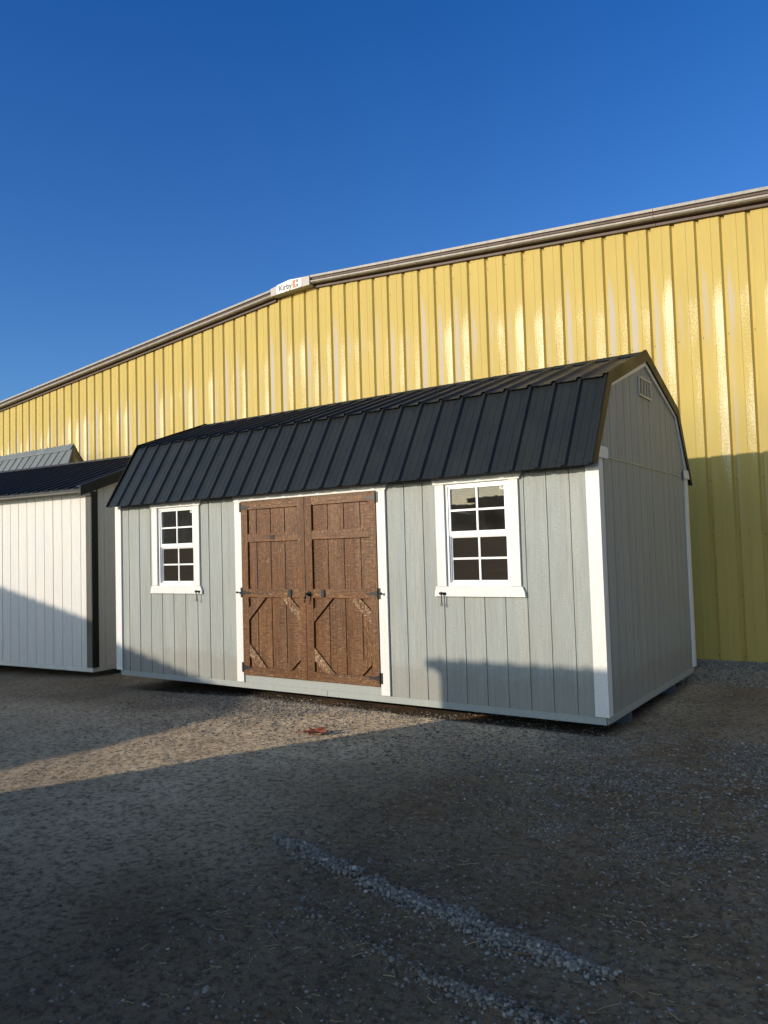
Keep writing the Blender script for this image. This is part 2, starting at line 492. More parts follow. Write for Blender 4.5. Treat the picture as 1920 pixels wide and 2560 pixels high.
def thing(name, loc, label, cat, group=None):
    o = bpy.data.objects.new(name, None); COL.objects.link(o)
    o.location = loc; o.empty_display_size = .3
    o['label'] = label; o['category'] = cat
    if group: o['group'] = group
    return o

def tag(o, label=None, cat=None, group=None, kind=None):
    if label: o['label'] = label
    if cat: o['category'] = cat
    if group: o['group'] = group
    if kind: o['kind'] = kind
    return o

def siding(mb, frame, s0, s1, grooves, zb, zt, breaks=()):
    """vertical grooved boards; frame(s, depth, z) -> point, depth < 0 into the wall; zb, zt numbers or functions of s"""
    fb = zb if callable(zb) else (lambda s: zb)
    ft = zt if callable(zt) else (lambda s: zt)
    pts = [(s0, 0.0), (s1, 0.0)] + [(b, 0.0) for b in breaks if s0 < b < s1]
    for g in grooves:
        wd = 1.55 if round(g / .2032) % 6 == 2 else 1.0
        for ds, dd in ((-.0055, 0.0), (-.004, -.008), (.004, -.008), (.0055, 0.0)):
            if s0 < g + ds * wd < s1: pts.append((g + ds * wd, dd))
    pts.sort()
    for (a, da), (b, db) in zip(pts[:-1], pts[1:]):
        if b - a < 1e-6: continue
        mb.quad(frame(a, da, fb(a)), frame(b, db, fb(b)), frame(b, db, ft(b)), frame(a, da, ft(a)))

def rib_profile(s0, s1, ribs, pitch, hw0=.029, hw1=.012, h=.023, minor=True):
    pts = [(s0, 0.0), (s1, 0.0)]
    for r in ribs:
        for ds, hh in ((-hw0, 0), (-hw1, h), (hw1, h), (hw0, 0)):
            if s0 < r + ds < s1: pts.append((r + ds, hh))
        if minor:
            for k in (1 / 3, 2 / 3):
                c = r + pitch * k
                for ds, hh in ((-.010, 0), (-.005, .0022), (.005, .0022), (.010, 0)):
                    if s0 < c + ds < s1: pts.append((c + ds, hh))
    pts.sort()
    return pts

def ribbed(mb, top, bot, N, prof, thick=.0012):
    """sheet between the lines top(s) and bot(s); prof = [(s, height)]; N = outward normal"""
    N = Vector(N).normalized()
    for (a, ha), (b, hb) in zip(prof[:-1], prof[1:]):
        ta = Vector(top(a)); tb = Vector(top(b)); ba = Vector(bot(a)); bb = Vector(bot(b))
        A, B, Cc, D = ba + N * ha, bb + N * hb, tb + N * hb, ta + N * ha
        mb.quad(A, B, Cc, D)
        t = N * -thick
        mb.quad(D + t, Cc + t, B + t, A + t)
        mb.quad(A + t, B + t, B, A)
        mb.quad(D, Cc, Cc + t, D + t)

# ================================================================= GROUND
def vnoise(x, y, seed):
    xi = np.floor(x).astype(np.int64); yi = np.floor(y).astype(np.int64)
    xf = x - xi; yf = y - yi
    def hsh(a, b):
        n = (a * 374761393 + b * 668265263 + seed * 1442695041) & 0xffffffff
        n = ((n ^ (n >> 13)) * 1274126177) & 0xffffffff
        n = n ^ (n >> 16)
        return (n & 0xffff) / 65535.0
    u = xf * xf * (3 - 2 * xf); v = yf * yf * (3 - 2 * yf)
    return (hsh(xi, yi) * (1 - u) + hsh(xi + 1, yi) * u) * (1 - v) + (hsh(xi, yi + 1) * (1 - u) + hsh(xi + 1, yi + 1) * u) * v

def fbm(x, y, sc, seed, octv=4):
    r = 0.0; a = 1.0; tot = 0
    for k in range(octv):
        r = r + a * vnoise(x * sc * 2 ** k + 13.7 * k, y * sc * 2 ** k - 7.1 * k, seed + k); tot += a; a *= .5
    return r / tot - .5

ROW1 = [(5.30, -2.95), (5.55, -3.00), (5.81, -3.07), (6.21, -3.20), (6.52, -3.235), (6.78, -3.29), (7.02, -3.325), (7.30, -3.325)]
ROW2 = [(5.90, -3.50), (6.24, -3.60), (6.50, -3.64), (6.78, -3.69), (6.95, -3.70), (7.15, -3.72), (7.5, -3.75)]
ROW2W = [.030, .028, .022, .035, .050, .055, .05]
ROW1W = [.022, .048, .064, .078, .082, .086, .062, .012]

def rowd(x, y, row, wid):
    best = np.full(np.shape(x), 9.0)
    for (p, q, a, b) in zip(row[:-1], row[1:], wid[:-1], wid[1:]):
        dx, dy = q[0] - p[0], q[1] - p[1]; L = dx * dx + dy * dy
        t = np.clip(((x - p[0]) * dx + (y - p[1]) * dy) / L, 0, 1)
        d = np.hypot(x - p[0] - t * dx, y - p[1] - t * dy) / (a + (b - a) * t)
        best = np.minimum(best, d)
    return best

def gz(x, y):
    x = np.asarray(x, float); y = np.asarray(y, float)
    z = np.full(np.shape(x), -.170)
    z = z - .036 * np.clip(2.2 - x, 0, 6) 
    z = z + .058 * np.clip((y - 2.2) / 1.6, 0, 1) * np.clip((x - 4.5) / 1.5, 0, 1)
    far = np.clip(np.hypot(x - 4, y + 1) / 14, 0, 1)
    z = z + fbm(x, y, .45, 3, 3) * .035 * (1 - far)
    z = z + fbm(x, y, 2.3, 11, 4) * .024 * (1 - far)
    rough = (.45 + np.clip((x - 4.6) / 2.0, 0, 1) * .7) * np.clip(1.0 + 3.2 * fbm(x, y, .9, 55, 3), .25, 1.9)
    z = z + fbm(x, y, 10.0, 21, 4) * .019 * (1 - far) * rough
    z = z + np.clip(fbm(x, y, 24.0, 41, 2), 0, 1) * .016 * (1 - far) * rough
    under = np.clip((y - .03) / .15, 0, 1) * np.clip((2.95 - y) / .2, 0, 1) * np.clip((x - .1) / .2, 0, 1) * np.clip((6.10 - x) / .15, 0, 1)
    z = z - .022 * under
    r = rowd(x, y, ROW1, ROW1W); z = z + .018 * np.exp(-(r * .8) ** 2) * np.clip(1 + 2.5 * fbm(x, y, 6, 71, 2), .3, 1.6)
    r = rowd(x, y, ROW2, ROW2W); z = z + .012 * np.exp(-(r * .95) ** 2)
    return z

def gdens(x, y):
    """how gravelly the ground is, 0..1"""
    x = np.asarray(x, float); y = np.asarray(y, float)
    d = .10 + np.clip(fbm(x, y, 1.1, 31, 4) * 1.1, 0, .5)
    d = d + .75 * np.exp(-((y + .25) / .55) ** 2) * np.clip((x - .2) / 2.0, 0, 1) * np.clip(.65 + fbm(x, y, 2.5, 5, 3) * 2, .1, 1)
    d = d + .85 * np.exp(-((y - 3.6) / .8) ** 2) * (x > 3)
    for (a, b, r) in ((6.44, -1.18, .35), (6.39, -1.68, .25), (6.95, -1.60, .28), (7.22, -2.1, .30), (6.47, -2.09, .3), (7.5, -2.1, .25), (6.95, -2.2, .25), (5.3, -2.62, .18), (6.4, -1.99, .2), (3.3, -2.0, .45), (2.9, -1.6, .3), (5.6, -.9, .5), (7.0, .2, .8)):
        d = d + .55 * np.exp(-(((x - a) ** 2 + (y - b) ** 2) / r ** 2)) * np.clip(.5 + fbm(x, y, 6, 8, 2) * 2.4, 0, 1)
    d = d * np.where(x < 5.1, np.clip((y + 3.4) / 2.2, .22, 1), 1)
    return np.clip(d, 0, 1)

def axis(lo, hi, step, far):
    a = list(np.arange(lo, hi, step)); s = step; l = lo; h = hi
    left = []; right = []
    while l > -far:
        s *= 1.16; l -= s; left.append(l)
    s = step
    while h < far:
        right.append(h); s *= 1.16; h += s
    right.append(h)
    return np.array(sorted(left) + a + right)

gx = axis(2.6, 8.7, .0135, 500); gy = axis(-4.8, 1.2, .0135, 500)
GX, GY = np.meshgrid(gx, gy)
GZ = gz(GX, GY)
nx, ny = len(gx), len(gy)
me = bpy.data.meshes.new('ground')
me.vertices.add(nx * ny)
me.vertices.foreach_set('co', np.stack([GX, GY, GZ], -1).astype(np.float32).ravel())
ii = np.arange(nx * ny).reshape(ny, nx)
q = np.stack([ii[:-1, :-1], ii[:-1, 1:], ii[1:, 1:], ii[1:, :-1]], -1).reshape(-1, 4)
me.loops.add(q.size); me.loops.foreach_set('vertex_index', q.ravel().astype(np.int32))
me.polygons.add(len(q)); me.polygons.foreach_set('loop_start', (np.arange(len(q)) * 4).astype(np.int32))
me.update(calc_edges=True)
me.polygons.foreach_set('use_smooth', [True] * len(q))
at = me.attributes.new('gravel', 'FLOAT', 'POINT')
at.data.foreach_set('value', gdens(GX, GY).astype(np.float32).ravel())
damp_shade_v = np.minimum(np.clip((GX - 3.7) / 1.9, 0, 1) * np.clip((.5 - GY) / 2.2, 0, 1) + np.clip((GX - 5.4) / 1.3, 0, 1) * .8, 1.0)
damp_shade_v = np.maximum(damp_shade_v, 1.6 * np.clip((GY + .02) / .15, 0, 1) * np.clip((3.0 - GY) / .2, 0, 1) * np.clip(GX / .2, 0, 1) * np.clip((6.35 - GX) / .35, 0, 1))  # shed footprint: painted shade, carried along with the damp values
damp_shade_v = damp_shade_v * np.clip((3.4 - GY) / .5, 0, 1)
damp_shade_v = np.maximum(damp_shade_v, .75 * np.clip((3.0 - GX) / 1.5, 0, 1) * np.clip((GY + 1.4) / .8, 0, 1)) * .9
at = me.attributes.new('damp_shade', 'FLOAT', 'POINT')
at.data.foreach_set('value', np.clip(damp_shade_v, 0, 1.6).astype(np.float32).ravel())
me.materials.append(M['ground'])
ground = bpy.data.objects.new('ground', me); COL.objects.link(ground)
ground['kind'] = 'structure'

# -------- stones
def ico(sub):
    p = (1 + 5 ** .5) / 2
    v = [(-1, p, 0), (1, p, 0), (-1, -p, 0), (1, -p, 0), (0, -1, p), (0, 1, p), (0, -1, -p), (0, 1, -p), (p, 0, -1), (p, 0, 1), (-p, 0, -1), (-p, 0, 1)]
    v = [tuple(Vector(a).normalized()) for a in v]
    f = [(0, 11, 5), (0, 5, 1), (0, 1, 7), (0, 7, 10), (0, 10, 11), (1, 5, 9), (5, 11, 4), (11, 10, 2), (10, 7, 6), (7, 1, 8), (3, 9, 4), (3, 4, 2), (3, 2, 6), (3, 6, 8), (3, 8, 9), (4, 9, 5), (2, 4, 11), (6, 2, 10), (8, 6, 7), (9, 8, 1)]
    for _ in range(sub):
        c = {}; nf = []
        def mid(a, b):
            k = (min(a, b), max(a, b))
            if k not in c:
                c[k] = len(v); v.append(tuple(((Vector(v[a]) + Vector(v[b])) / 2).normalized()))
            return c[k]
        for a, b, d in f:
            x, y, z = mid(a, b), mid(b, d), mid(d, a)
            nf += [(a, x, z), (b, y, x), (d, z, y), (x, y, z)]
        f = nf
    return np.array(v), np.array(f)

def stones(name, px, py, size, lift, sub, label, cat, tone=None, flat=.6, smooth=False):
    V, F = ico(sub); n = len(px); k = len(V)
    sc = np.stack([size * rng.uniform(.75, 1.25, n), size * rng.uniform(.6, 1.0, n), size * rng.uniform(flat * .8, flat * 1.25, n)], 1)
    jit = 1 + rng.uniform(-.24, .24, (n, k, 1))
    a = rng.uniform(0, 2 * np.pi, n); b = rng.uniform(-.5, .5, n)
    P = V[None] * jit * sc[:, None, :]
    cb, sb = np.cos(b)[:, None], np.sin(b)[:, None]
    x1 = P[..., 0] * cb + P[..., 2] * sb; z1 = -P[..., 0] * sb + P[..., 2] * cb
    ca, sa = np.cos(a)[:, None], np.sin(a)[:, None]
    X = x1 * ca - P[..., 1] * sa + px[:, None]; Y = x1 * sa + P[..., 1] * ca + py[:, None]
    Z = z1 + (gz(px, py) + lift)[:, None]
    me = bpy.data.meshes.new(name)
    me.vertices.add(n * k); me.vertices.foreach_set('co', np.stack([X, Y, Z], -1).astype(np.float32).ravel())
    FF = (F[None] + (np.arange(n) * k)[:, None, None]).reshape(-1, 3)
    me.loops.add(FF.size); me.loops.foreach_set('vertex_index', FF.ravel().astype(np.int32))
    me.polygons.add(len(FF)); me.polygons.foreach_set('loop_start', (np.arange(len(FF)) * 3).astype(np.int32))
    me.update(calc_edges=True)
    if smooth: me.polygons.foreach_set('use_smooth', [True] * len(FF))
    if tone is None: tone = np.clip(rng.normal(.45, .22, n), 0, 1)
    at = me.attributes.new('tone', 'FLOAT', 'POINT'); at.data.foreach_set('value', np.repeat(tone, k).astype(np.float32))
    me.materials.append(M['stone'])
    o = bpy.data.objects.new(name, me); COL.objects.link(o)
    tag(o, label, cat, kind='stuff')
    return o

def along(row, wid, n):
    seg = rng.random(n) * (len(row) - 1); i = seg.astype(int); t = seg - i
    r = np.array(row); w_ = np.array(wid)
    c = r[i] * (1 - t)[:, None] + r[i + 1] * t[:, None]
    d = r[i + 1] - r[i]; d = d / np.linalg.norm(d, axis=1)[:, None]
    nrm = np.stack([-d[:, 1], d[:, 0]], 1)
    ww = w_[i] * (1 - t) + w_[i + 1] * t
    u = np.clip(rng.normal(0, .48, n), -1.5, 1.5)
    return c[:, 0] + nrm[:, 0] * u * ww, c[:, 1] + nrm[:, 1] * u * ww, u

def thin(x, y, u, keep):
    k = rng.random(len(x)) < keep
    return x[k], y[k], u[k]
x_, y_, u_ = along(ROW1, ROW1W, 3300)
x_ = x_ + rng.normal(0, .012, len(x_)); y_ = y_ + rng.normal(0, .010, len(x_)) + .05 * fbm(x_, y_, 3.0, 17, 2)
x_, y_, u_ = thin(x_, y_, u_, np.clip((7.34 - x_) / .28, .1, 1) * np.clip(.95 + 3.0 * fbm(x_, y_, 7, 77, 2), .25, 1) * np.clip(1.25 - .35 * np.abs(u_), .2, 1))
n1 = len(x_)
stones('gravel_row', x_, y_, .0055 + .0085 * rng.random(n1) ** 1.4, rng.uniform(-.002, .014, n1) * np.exp(-u_ ** 2), 1,
       'long raised row of loose pale gray pebbles left between wheel tracks', 'gravel', np.clip(rng.normal(.53, .2, n1), 0, 1), .75, True)
x_, y_, u_ = along(ROW2, ROW2W, 1100)
x_, y_, u_ = thin(x_, y_, u_, np.clip(.28 + 3.2 * fbm(x_, y_, 4.5, 91, 2) + np.clip((x_ - 6.55) * 1.6, -.15, .55), .03, 1))
n2 = len(x_)
stones('gravel_row', x_, y_, rng.uniform(.005, .013, n2), rng.uniform(-.004, .006, n2), 1,
       'thin broken row of gray pebbles nearest the camera', 'gravel', np.clip(rng.normal(.42, .22, n2), 0, 1), .7, True)

def scatter(n, x0, x1, y0, y1, power=1.0):
    x = rng.uniform(x0, x1, n); y = rng.uniform(y0, y1, n)
    k = rng.random(n) < gdens(x, y) ** power
    return x[k], y[k]
xa, ya = scatter(46000, 4.6, 8.6, -4.9, -1.0, 1.25)
xb, yb_ = scatter(60000, 1.0, 9.0, -2.2, .35, 1.1)
xc, yc = scatter(34000, 4.5, 9.0, .3, 4.25, 1.1)
xd, yd = scatter(14000, -4.0, 3.0, -3.5, .6, 1.1)
xe = rng.uniform(4.9, 8.3, 24000); ye = rng.uniform(-4.6, -.6, 24000)
k = rng.random(24000) < np.clip((xe - 4.9) / 1.6, .05, 1) * np.clip(.55 + 1.6 * fbm(xe, ye, 2.2, 61, 3), .06, 1)
xe, ye = xe[k], ye[k]
# spilled stones either side of the two rows
sx_, sy_, su_ = along(ROW1, [w_ * 3.2 for w_ in ROW1W], 1500)
tx_, ty_, tu_ = along(ROW2, [w_ * 3.5 for w_ in ROW2W], 700)
xe = np.concatenate([xe, sx_, tx_, rng.uniform(4.9, 8.4, 260)]); ye = np.concatenate([ye, sy_, ty_, rng.uniform(-4.6, -.4, 260)])
r1_, rr = rowd(xe, ye, ROW1, ROW1W), 0
x_ = np.concatenate([xa, xb, xc, xd, xe]); y_ = np.concatenate([ya, yb_, yc, yd, ye])
sz = .0035 + .0075 * rng.random(len(x_)) ** 2.4 + .005 * (y_ > -1.4) * rng.random(len(x_))
sz[-260:] = rng.uniform(.009, .019, 260)
stones('scattered_gravel', x_, y_, sz, -.0005, 0, 'loose gray gravel scattered over the dirt yard', 'gravel', np.clip(rng.normal(.38, .24, len(x_)), 0, 1), .6)

xg = rng.uniform(5.6, 9.0, 9000); yg = rng.uniform(2.7, 4.28, 9000)
stones('wall_side_gravel', xg, yg, rng.uniform(.006, .013, 9000), rng.uniform(0, .006, 9000), 0, 'strip of pale crushed gravel along the foot of the yellow wall', 'gravel', np.clip(rng.normal(.62, .22, 9000), 0, 1), .7)
# -------- straw litter
mb = MB()
def straw(cx, cy, L, wd, ang, bend=0.0, lift=.004):
    pts = []
    for k in range(4):
        t = k / 3 - .5
        px = cx + math.cos(ang) * t * L - math.sin(ang) * bend * (t * t) * L
        py = cy + math.sin(ang) * t * L + math.cos(ang) * bend * (t * t) * L
        pts.append((px, py, float(gz(px, py)) + lift + random.uniform(0, .004)))
    for a, b in zip(pts[:-1], pts[1:]): mb.cyl(a, b, wd, 4)
for _ in range(620):
    x = random.uniform(4.9, 8.2); y = random.uniform(-4.6, -.9)
    if x < 5.6 and y < -3.2: continue
    straw(x, y, random.uniform(.012, .055) * (1.8 if random.random() < .08 else 1), random.uniform(.0009, .0019), random.uniform(0, 3.14), random.uniform(-.2, .2))
for _ in range(420):
    straw(random.uniform(1.5, 7.5), random.uniform(-2.2, .1), random.uniform(.02, .08), random.uniform(.0010, .002), random.uniform(0, 3.14), random.uniform(-.5, .5))
tag(mb.build('straw_litter', M['straw']), 'dry straw and chaff scattered over the dirt', 'straw', kind='stuff')

def twig(pts_list, rad, label):
    mb = MB()
    for pts in pts_list:
        P = [(x, y, float(gz(x, y)) + dz) for x, y, dz in pts]
        for k, (a, b) in enumerate(zip(P[:-1], P[1:])):
            mb.cyl(a, b, rad * (1 - .5 * k / len(P)), 6, rad * (1 - .5 * (k + 1) / len(P)))
    return tag(mb.build('twig', M['twig'], smooth=True), label, 'twig')
twig([[(6.84, -3.375, .010), (6.90, -3.387, .014), (6.97, -3.378, .012), (7.04, -3.372, .006)]], .005, 'thick dark twig lying along the edge of the big pebble row')
twig([[(7.18, -3.335, .010), (7.24, -3.332, .012), (7.33, -3.31, .012), (7.37, -3.26, .010)], [(7.24, -3.332, .012), (7.31, -3.345, .012), (7.38, -3.34, .008)], [(7.29, -3.33, .012), (7.305, -3.37, .010)]], .003,
     'pale forked twig at the far right end of the big pebble row')
twig([[(7.46, -3.40, .008), (7.53, -3.385, .008), (7.60, -3.36, .006)]], .003, 'thin straight twig near the bottom right corner of the yard')

# -------- fallen leaf
mb = MB()
lx, ly = 3.94, -.97
lz = float(gz(lx, ly)) + .012
n = 22; ring = []
for k in range(n):
    a = 2 * math.pi * k / n
    r = .10 * (.55 + .45 * abs(math.cos(2.5 * a))) * (1 + .1 * random.uniform(-1, 1))
    ring.append((lx + r * math.cos(a) * 1.15, ly + r * math.sin(a), lz + .038 * abs(math.sin(a * 2.5 + .4)) * (r / .1) + .004))
c0 = (lx, ly, lz + .006)
for k in range(n):
    a, b = ring[k], ring[(k + 1) % n]
    mb.poly([c0, a, b])
mb.cyl((lx - .09, ly - .03, lz), (lx - .17, ly - .05, lz + .01), .003, 5)
o = mb.build('fallen_leaf', M['leaf']); sm = o.modifiers.new('solid', 'SOLIDIFY'); sm.thickness = .002
tag(o, 'curled red-brown dead leaf lying in the sunlit gravel', 'leaf')

# ================================================================= MAIN SHED
G8 = .2032
W, D = 6.147, 2.957
C_ = D / 2
X0 = .2216
YB, ZB = 1.1671, 2.8095        # break of the gambrel: half width, height
HW, ZE, ZA = 1.640, 2.018, 3.2294
shed = thing('storage_shed', (W / 2, C_, 0), 'long gray lofted shed with black metal gambrel roof, brown double doors and white trim', 'shed')
grooves = [X0 + G8 * k for k in range(-1, 30)]

# openings in the front wall
WIN = [(.775, 1.405, 1.040, 1.962), (4.730, 5.360, 1.040, 1.962)]
DOOR = (2.176, 3.976, .084, 1.960)
def front(s, d, z): return (s, -d, z)
mb = MB()
xs = [0.0, WIN[0][0], WIN[0][1], DOOR[0], DOOR[1], WIN[1][0], WIN[1][1], W]
ZT = 2.09
siding(mb, front, xs[0], xs[1], grooves, 0, ZT)
siding(mb, front, xs[1], xs[2], grooves, 0, WIN[0][2]); siding(mb, front, xs[1], xs[2], grooves, WIN[0][3], ZT)
siding(mb, front, xs[2], xs[3], grooves, 0, ZT)
siding(mb, front, xs[3], xs[4], [], DOOR[3], ZT)
siding(mb, front, xs[4], xs[5], grooves, 0, ZT)
siding(mb, front, xs[5], xs[6], grooves, 0, WIN[1][2]); siding(mb, front, xs[5], xs[6], grooves, WIN[1][3], ZT)
siding(mb, front, xs[6], xs[7], grooves, 0, ZT)
# reveals of the window holes
for (a, b, c, d) in WIN:
    mb.quad((a, 0, c), (a, .09, c), (a, .09, d), (a, 0, d)); mb.quad((b, .09, c), (b, 0, c), (b, 0, d), (b, .09, d))
    mb.quad((a, .09, c), (a, 0, c), (b, 0, c), (b, .09, c)); mb.quad((a, 0, d), (a, .09, d), (b, .09, d), (b, 0, d))
mb.build('wall', M['siding'], shed)

def gam(y):
    """underside of the roof at depth y"""
    t = abs(y - C_)
    if t <= YB: return ZA + (ZB - ZA) * t / YB - .035
    return ZB + (ZE - ZB) * (t - YB) / (HW - YB) - .035
def side(s, d, z): return (W + d, s, z)
ggr = [.1718 + G8 * k for k in range(0, 14)]
mb = MB()
siding(mb, side, 0, D, ggr, 0, 2.100)
siding(mb, side, 0, D, ggr, 2.112, lambda s: gam(s), breaks=(C_ - YB, C_, C_ + YB))
mb.cur = 1
mb.prismx([(.08, 2.1005), (D - .08, 2.1005), (D - .08, 2.1085), (.08, 2.1085)], W + .0005, W + .008)
mb.build('wall', [M['siding'], M['vent']], shed)
mb = MB()
siding(mb, lambda s, d, z: (-d, D - s, z), 0, D, ggr, 0, lambda s: gam(D - s), breaks=(C_ - YB, C_, C_ + YB))
mb.build('wall', M['siding'], shed)
mb = MB()
siding(mb, lambda s, d, z: (W - s, D + d, z), 0, W, grooves, 0, ZT)
mb.build('wall', M['siding'], shed)

# interior lining and floor
mb = MB()
mb.box(.05, W - .05, .10, D - .10, -.01, .012)
mb.box(.05, W - .05, D - .09, D - .06, .012, 2.05)
for k in range(11):
    x = .1 + k * .59
    mb.box(x, x + .04, D - .14, D - .09, .012, 2.0)
mb.box(.03, .05, .10, D - .10, .012, 2.05); mb.box(W - .05, W - .03, .10, D - .10, .012, 2.05)
mb.box(.05, W - .05, .10, D - .10, 2.07, 2.09)
mb.build('floor_and_lining', M['dark_inside'], shed)

# base boards
mb = MB()
mb.prism([(.045, -.062), (3.302, -.062), (3.302, .001), (.045, .001)], .002, .040)
mb.prism([(3.305, -.062), (6.134, -.062), (6.134, .001), (3.305, .001)], .002, .040)
mb.box(DOOR[0] + .001, DOOR[1] - .001, -.004, .030, .0015, DOOR[2] - .006)
mb.prismx([(.03, -.062), (D - .03, -.062), (D - .03, .001), (.03, .001)], W - .030, W + .001)
mb.prismx([(.03, -.062), (D - .03, -.062), (D - .03, .001), (.03, .001)], .0, .030)
mb.box(.045, 6.134, D - .04, D - .002, -.062, .001)
mb.build('base_board', M['skirt'], shed, .002)
for y in (.645, 2.155):
    MB().box(.05, W - .03, y, y + .09, -.185, -.064).build('runner', M['runner'], shed, .004)

# corner trim
for args in (((6.055, 6.168), (-.0205, 0.0)), ((-.021, .092), (-.0205, 0.0))):
    (a, b), (c, d) = args
    MB().box(a, b, c, d - .0005, 0.004, 2.035).build('corner_trim', M['trim'], shed, .0015)
for (y0, y1) in ((.0005, .085), (D - .085, D + .019)):
    MB().prismx([(y0, .004), (y1, .004), (y1, 2.085), (y0, 2.085)], W + .0005, W + .0205).build('corner_trim', M['trim'], shed, .0015)
    MB().prismx([(y0, .004), (y1, .004), (y1, 2.085), (y0, 2.085)], -.0205, -.0005).build('corner_trim', M['trim'], shed, .0015)
# end blocks at the eaves
MB().prismx([(-.045, 2.078), (.175, 2.078), (.190, 2.10), (.190, 2.150), (.17, 2.176), (.0, 2.176), (-.045, 2.11)], W + .021, W + .036).build('eave_block', M['trim'], shed, .002)
MB().prismx([(D - .17, 2.078), (D + .045, 2.078), (D + .045, 2.11), (D, 2.176), (D - .15, 2.176), (D - .17, 2.15)], W + .021, W + .036).build('eave_block', M['trim'], shed, .002)

# gable frieze boards under the rake
def offs(pts, dz):
    return [(y, z + dz) for y, z in pts]
outer = [(C_ - HW + .10, ZE + .16 - .07), (C_ - YB + .01, ZB - .072), (C_, ZA - .088), (C_ + YB - .01, ZB - .072), (C_ + HW - .10, ZE + .16 - .07)]
def frieze(x0, x1):
    mb = MB()
    inner = [(C_ - HW + .145, ZE + .16 - .07), (C_ - YB + .045, ZB - .098), (C_, ZA - .135), (C_ + YB - .045, ZB - .098), (C_ + HW - .145, ZE + .16 - .07)]
    for k in range(4):
        mb.prismx([inner[k], inner[k + 1], outer[k + 1], outer[k]], x0, x1)
    return mb
frieze(W + .002, W + .020).build('gable_trim', M['trim'], shed)
frieze(-.020, -.002).build('gable_trim', M['trim'], shed)

# roof
XR0, XR1 = .016, 6.178
ribs = [5.930 - .2286 * k for k in range(-2, 27)]
prof = rib_profile(XR0, XR1, ribs, .2286)
def slope(mb, yt, zt, yb, zb, lift=0.0, down=0.0):
    T = Vector((0, yt, zt)); B = Vector((0, yb, zb)); d = (B - T).normalized()
    n = Vector((0, d.z, -d.y)) 
    if n.z < 0: n = -n
    B = B + d * down
    o = n * lift
    ribbed(mb, lambda s: (s, T.y + o.y, T.z + o.z), lambda s: (s, B.y + o.y, B.z + o.z), n, prof)
mb = MB()
slope(mb, C_ - YB, ZB - .012, C_ - HW, ZE - .004)
slope(mb, C_ + YB, ZB - .012, C_ + HW, ZE - .004)
slope(mb, C_, ZA - .014, C_ - YB, ZB - .004, .004, .035)
slope(mb, C_, ZA - .014, C_ + YB, ZB - .004, .004, .035)
mb.cur = 1
nl = Vector((0, -(ZB - ZE), (HW - YB))).normalized()
for r in ribs:
    x = r - .085
    if not (XR0 + .02 < x < XR1 - .02): continue
    for t in (.07, .5, .93):
        p = Vector((x, C_ - YB - (HW - YB) * t, ZB - .012 + (ZE - .004 - ZB + .012) * t))
        mb.cyl(p, p + nl * .006, .0065, 6)
roof = mb.build('roof', [M['roof'], M['black']], shed)
# roof deck below the sheets
mb = MB()
top = [(C_ - HW + .022, ZE + .012), (C_ - YB + .006, ZB - .022), (C_, ZA - .024), (C_ + YB - .006, ZB - .022), (C_ + HW - .022, ZE + .012)]
bot = [(y, z - .016) for y, z in top]
bot[0] = (bot[0][0] + .016, bot[0][1]); bot[4] = (bot[4][0] - .016, bot[4][1])
for k in range(4):
    mb.prismx([bot[k], bot[k + 1], top[k + 1], top[k]], -.004, W + .004)
mb.build('roof_deck', M['roof_trim'], roof)
# ridge cap
mb = MB()
for sg in (-1, 1):
    a = (C_, ZA + .012); d = Vector((sg * YB, ZB - ZA)).normalized()
    e = (C_ + d.x * .115, ZA + .012 + d.y * .115); e2 = (e[0] + sg * .002, e[1] - .014)
    q_ = [a, e, e2, (e[0], e[1] - .0035), (a[0], a[1] - .003)]
    if sg > 0: q_ = q_[::-1]
    mb.prismx(q_, XR0 - .004, XR1 + .004)
mb.prismx([(C_ - .085, ZA - .040), (C_ + .085, ZA - .040), (C_, ZA + .006)], XR0 + .002, XR1 - .002)
mb.build('ridge_cap', M['cap'], roof)
# rake trim, both gables
def rake(xa, xb, xo0, xo1):
    mb = MB()
    P = [(C_ - HW, ZE), (C_ - YB, ZB), (C_, ZA), (C_ + YB, ZB), (C_ + HW, ZE)]
    I = [(C_ - HW + .070, ZE + .005), (C_ - YB + .050, ZB - .068), (C_, ZA - .088), (C_ + YB - .050, ZB - .068), (C_ + HW - .070, ZE + .005)]
    O = [(C_ - HW - .016, ZE + .006), (C_ - YB - .012, ZB + .020), (C_, ZA + .026), (C_ + YB + .012, ZB + .020), (C_ + HW + .016, ZE + .006)]
    Q = [(C_ - HW - .004, ZE - .004), (C_ - YB - .004, ZB + .008), (C_, ZA + .014), (C_ + YB + .004, ZB + .008), (C_ + HW + .004, ZE - .004)]
    for k in range(4):
        mb.prismx([I[k], I[k + 1], O[k + 1], O[k]], xa, xb)
        mb.prismx([Q[k], Q[k + 1], O[k + 1], O[k]], xo0, xo1)
    return mb
rake(XR1 + .001, XR1 + .006, XR1 - .014, XR1 + .0005).build('rake_trim', M['olive'], roof)
rake(XR0 - .006, XR0 - .001, XR0 - .0005, XR0 + .014).build('rake_trim', M['olive'], roof)
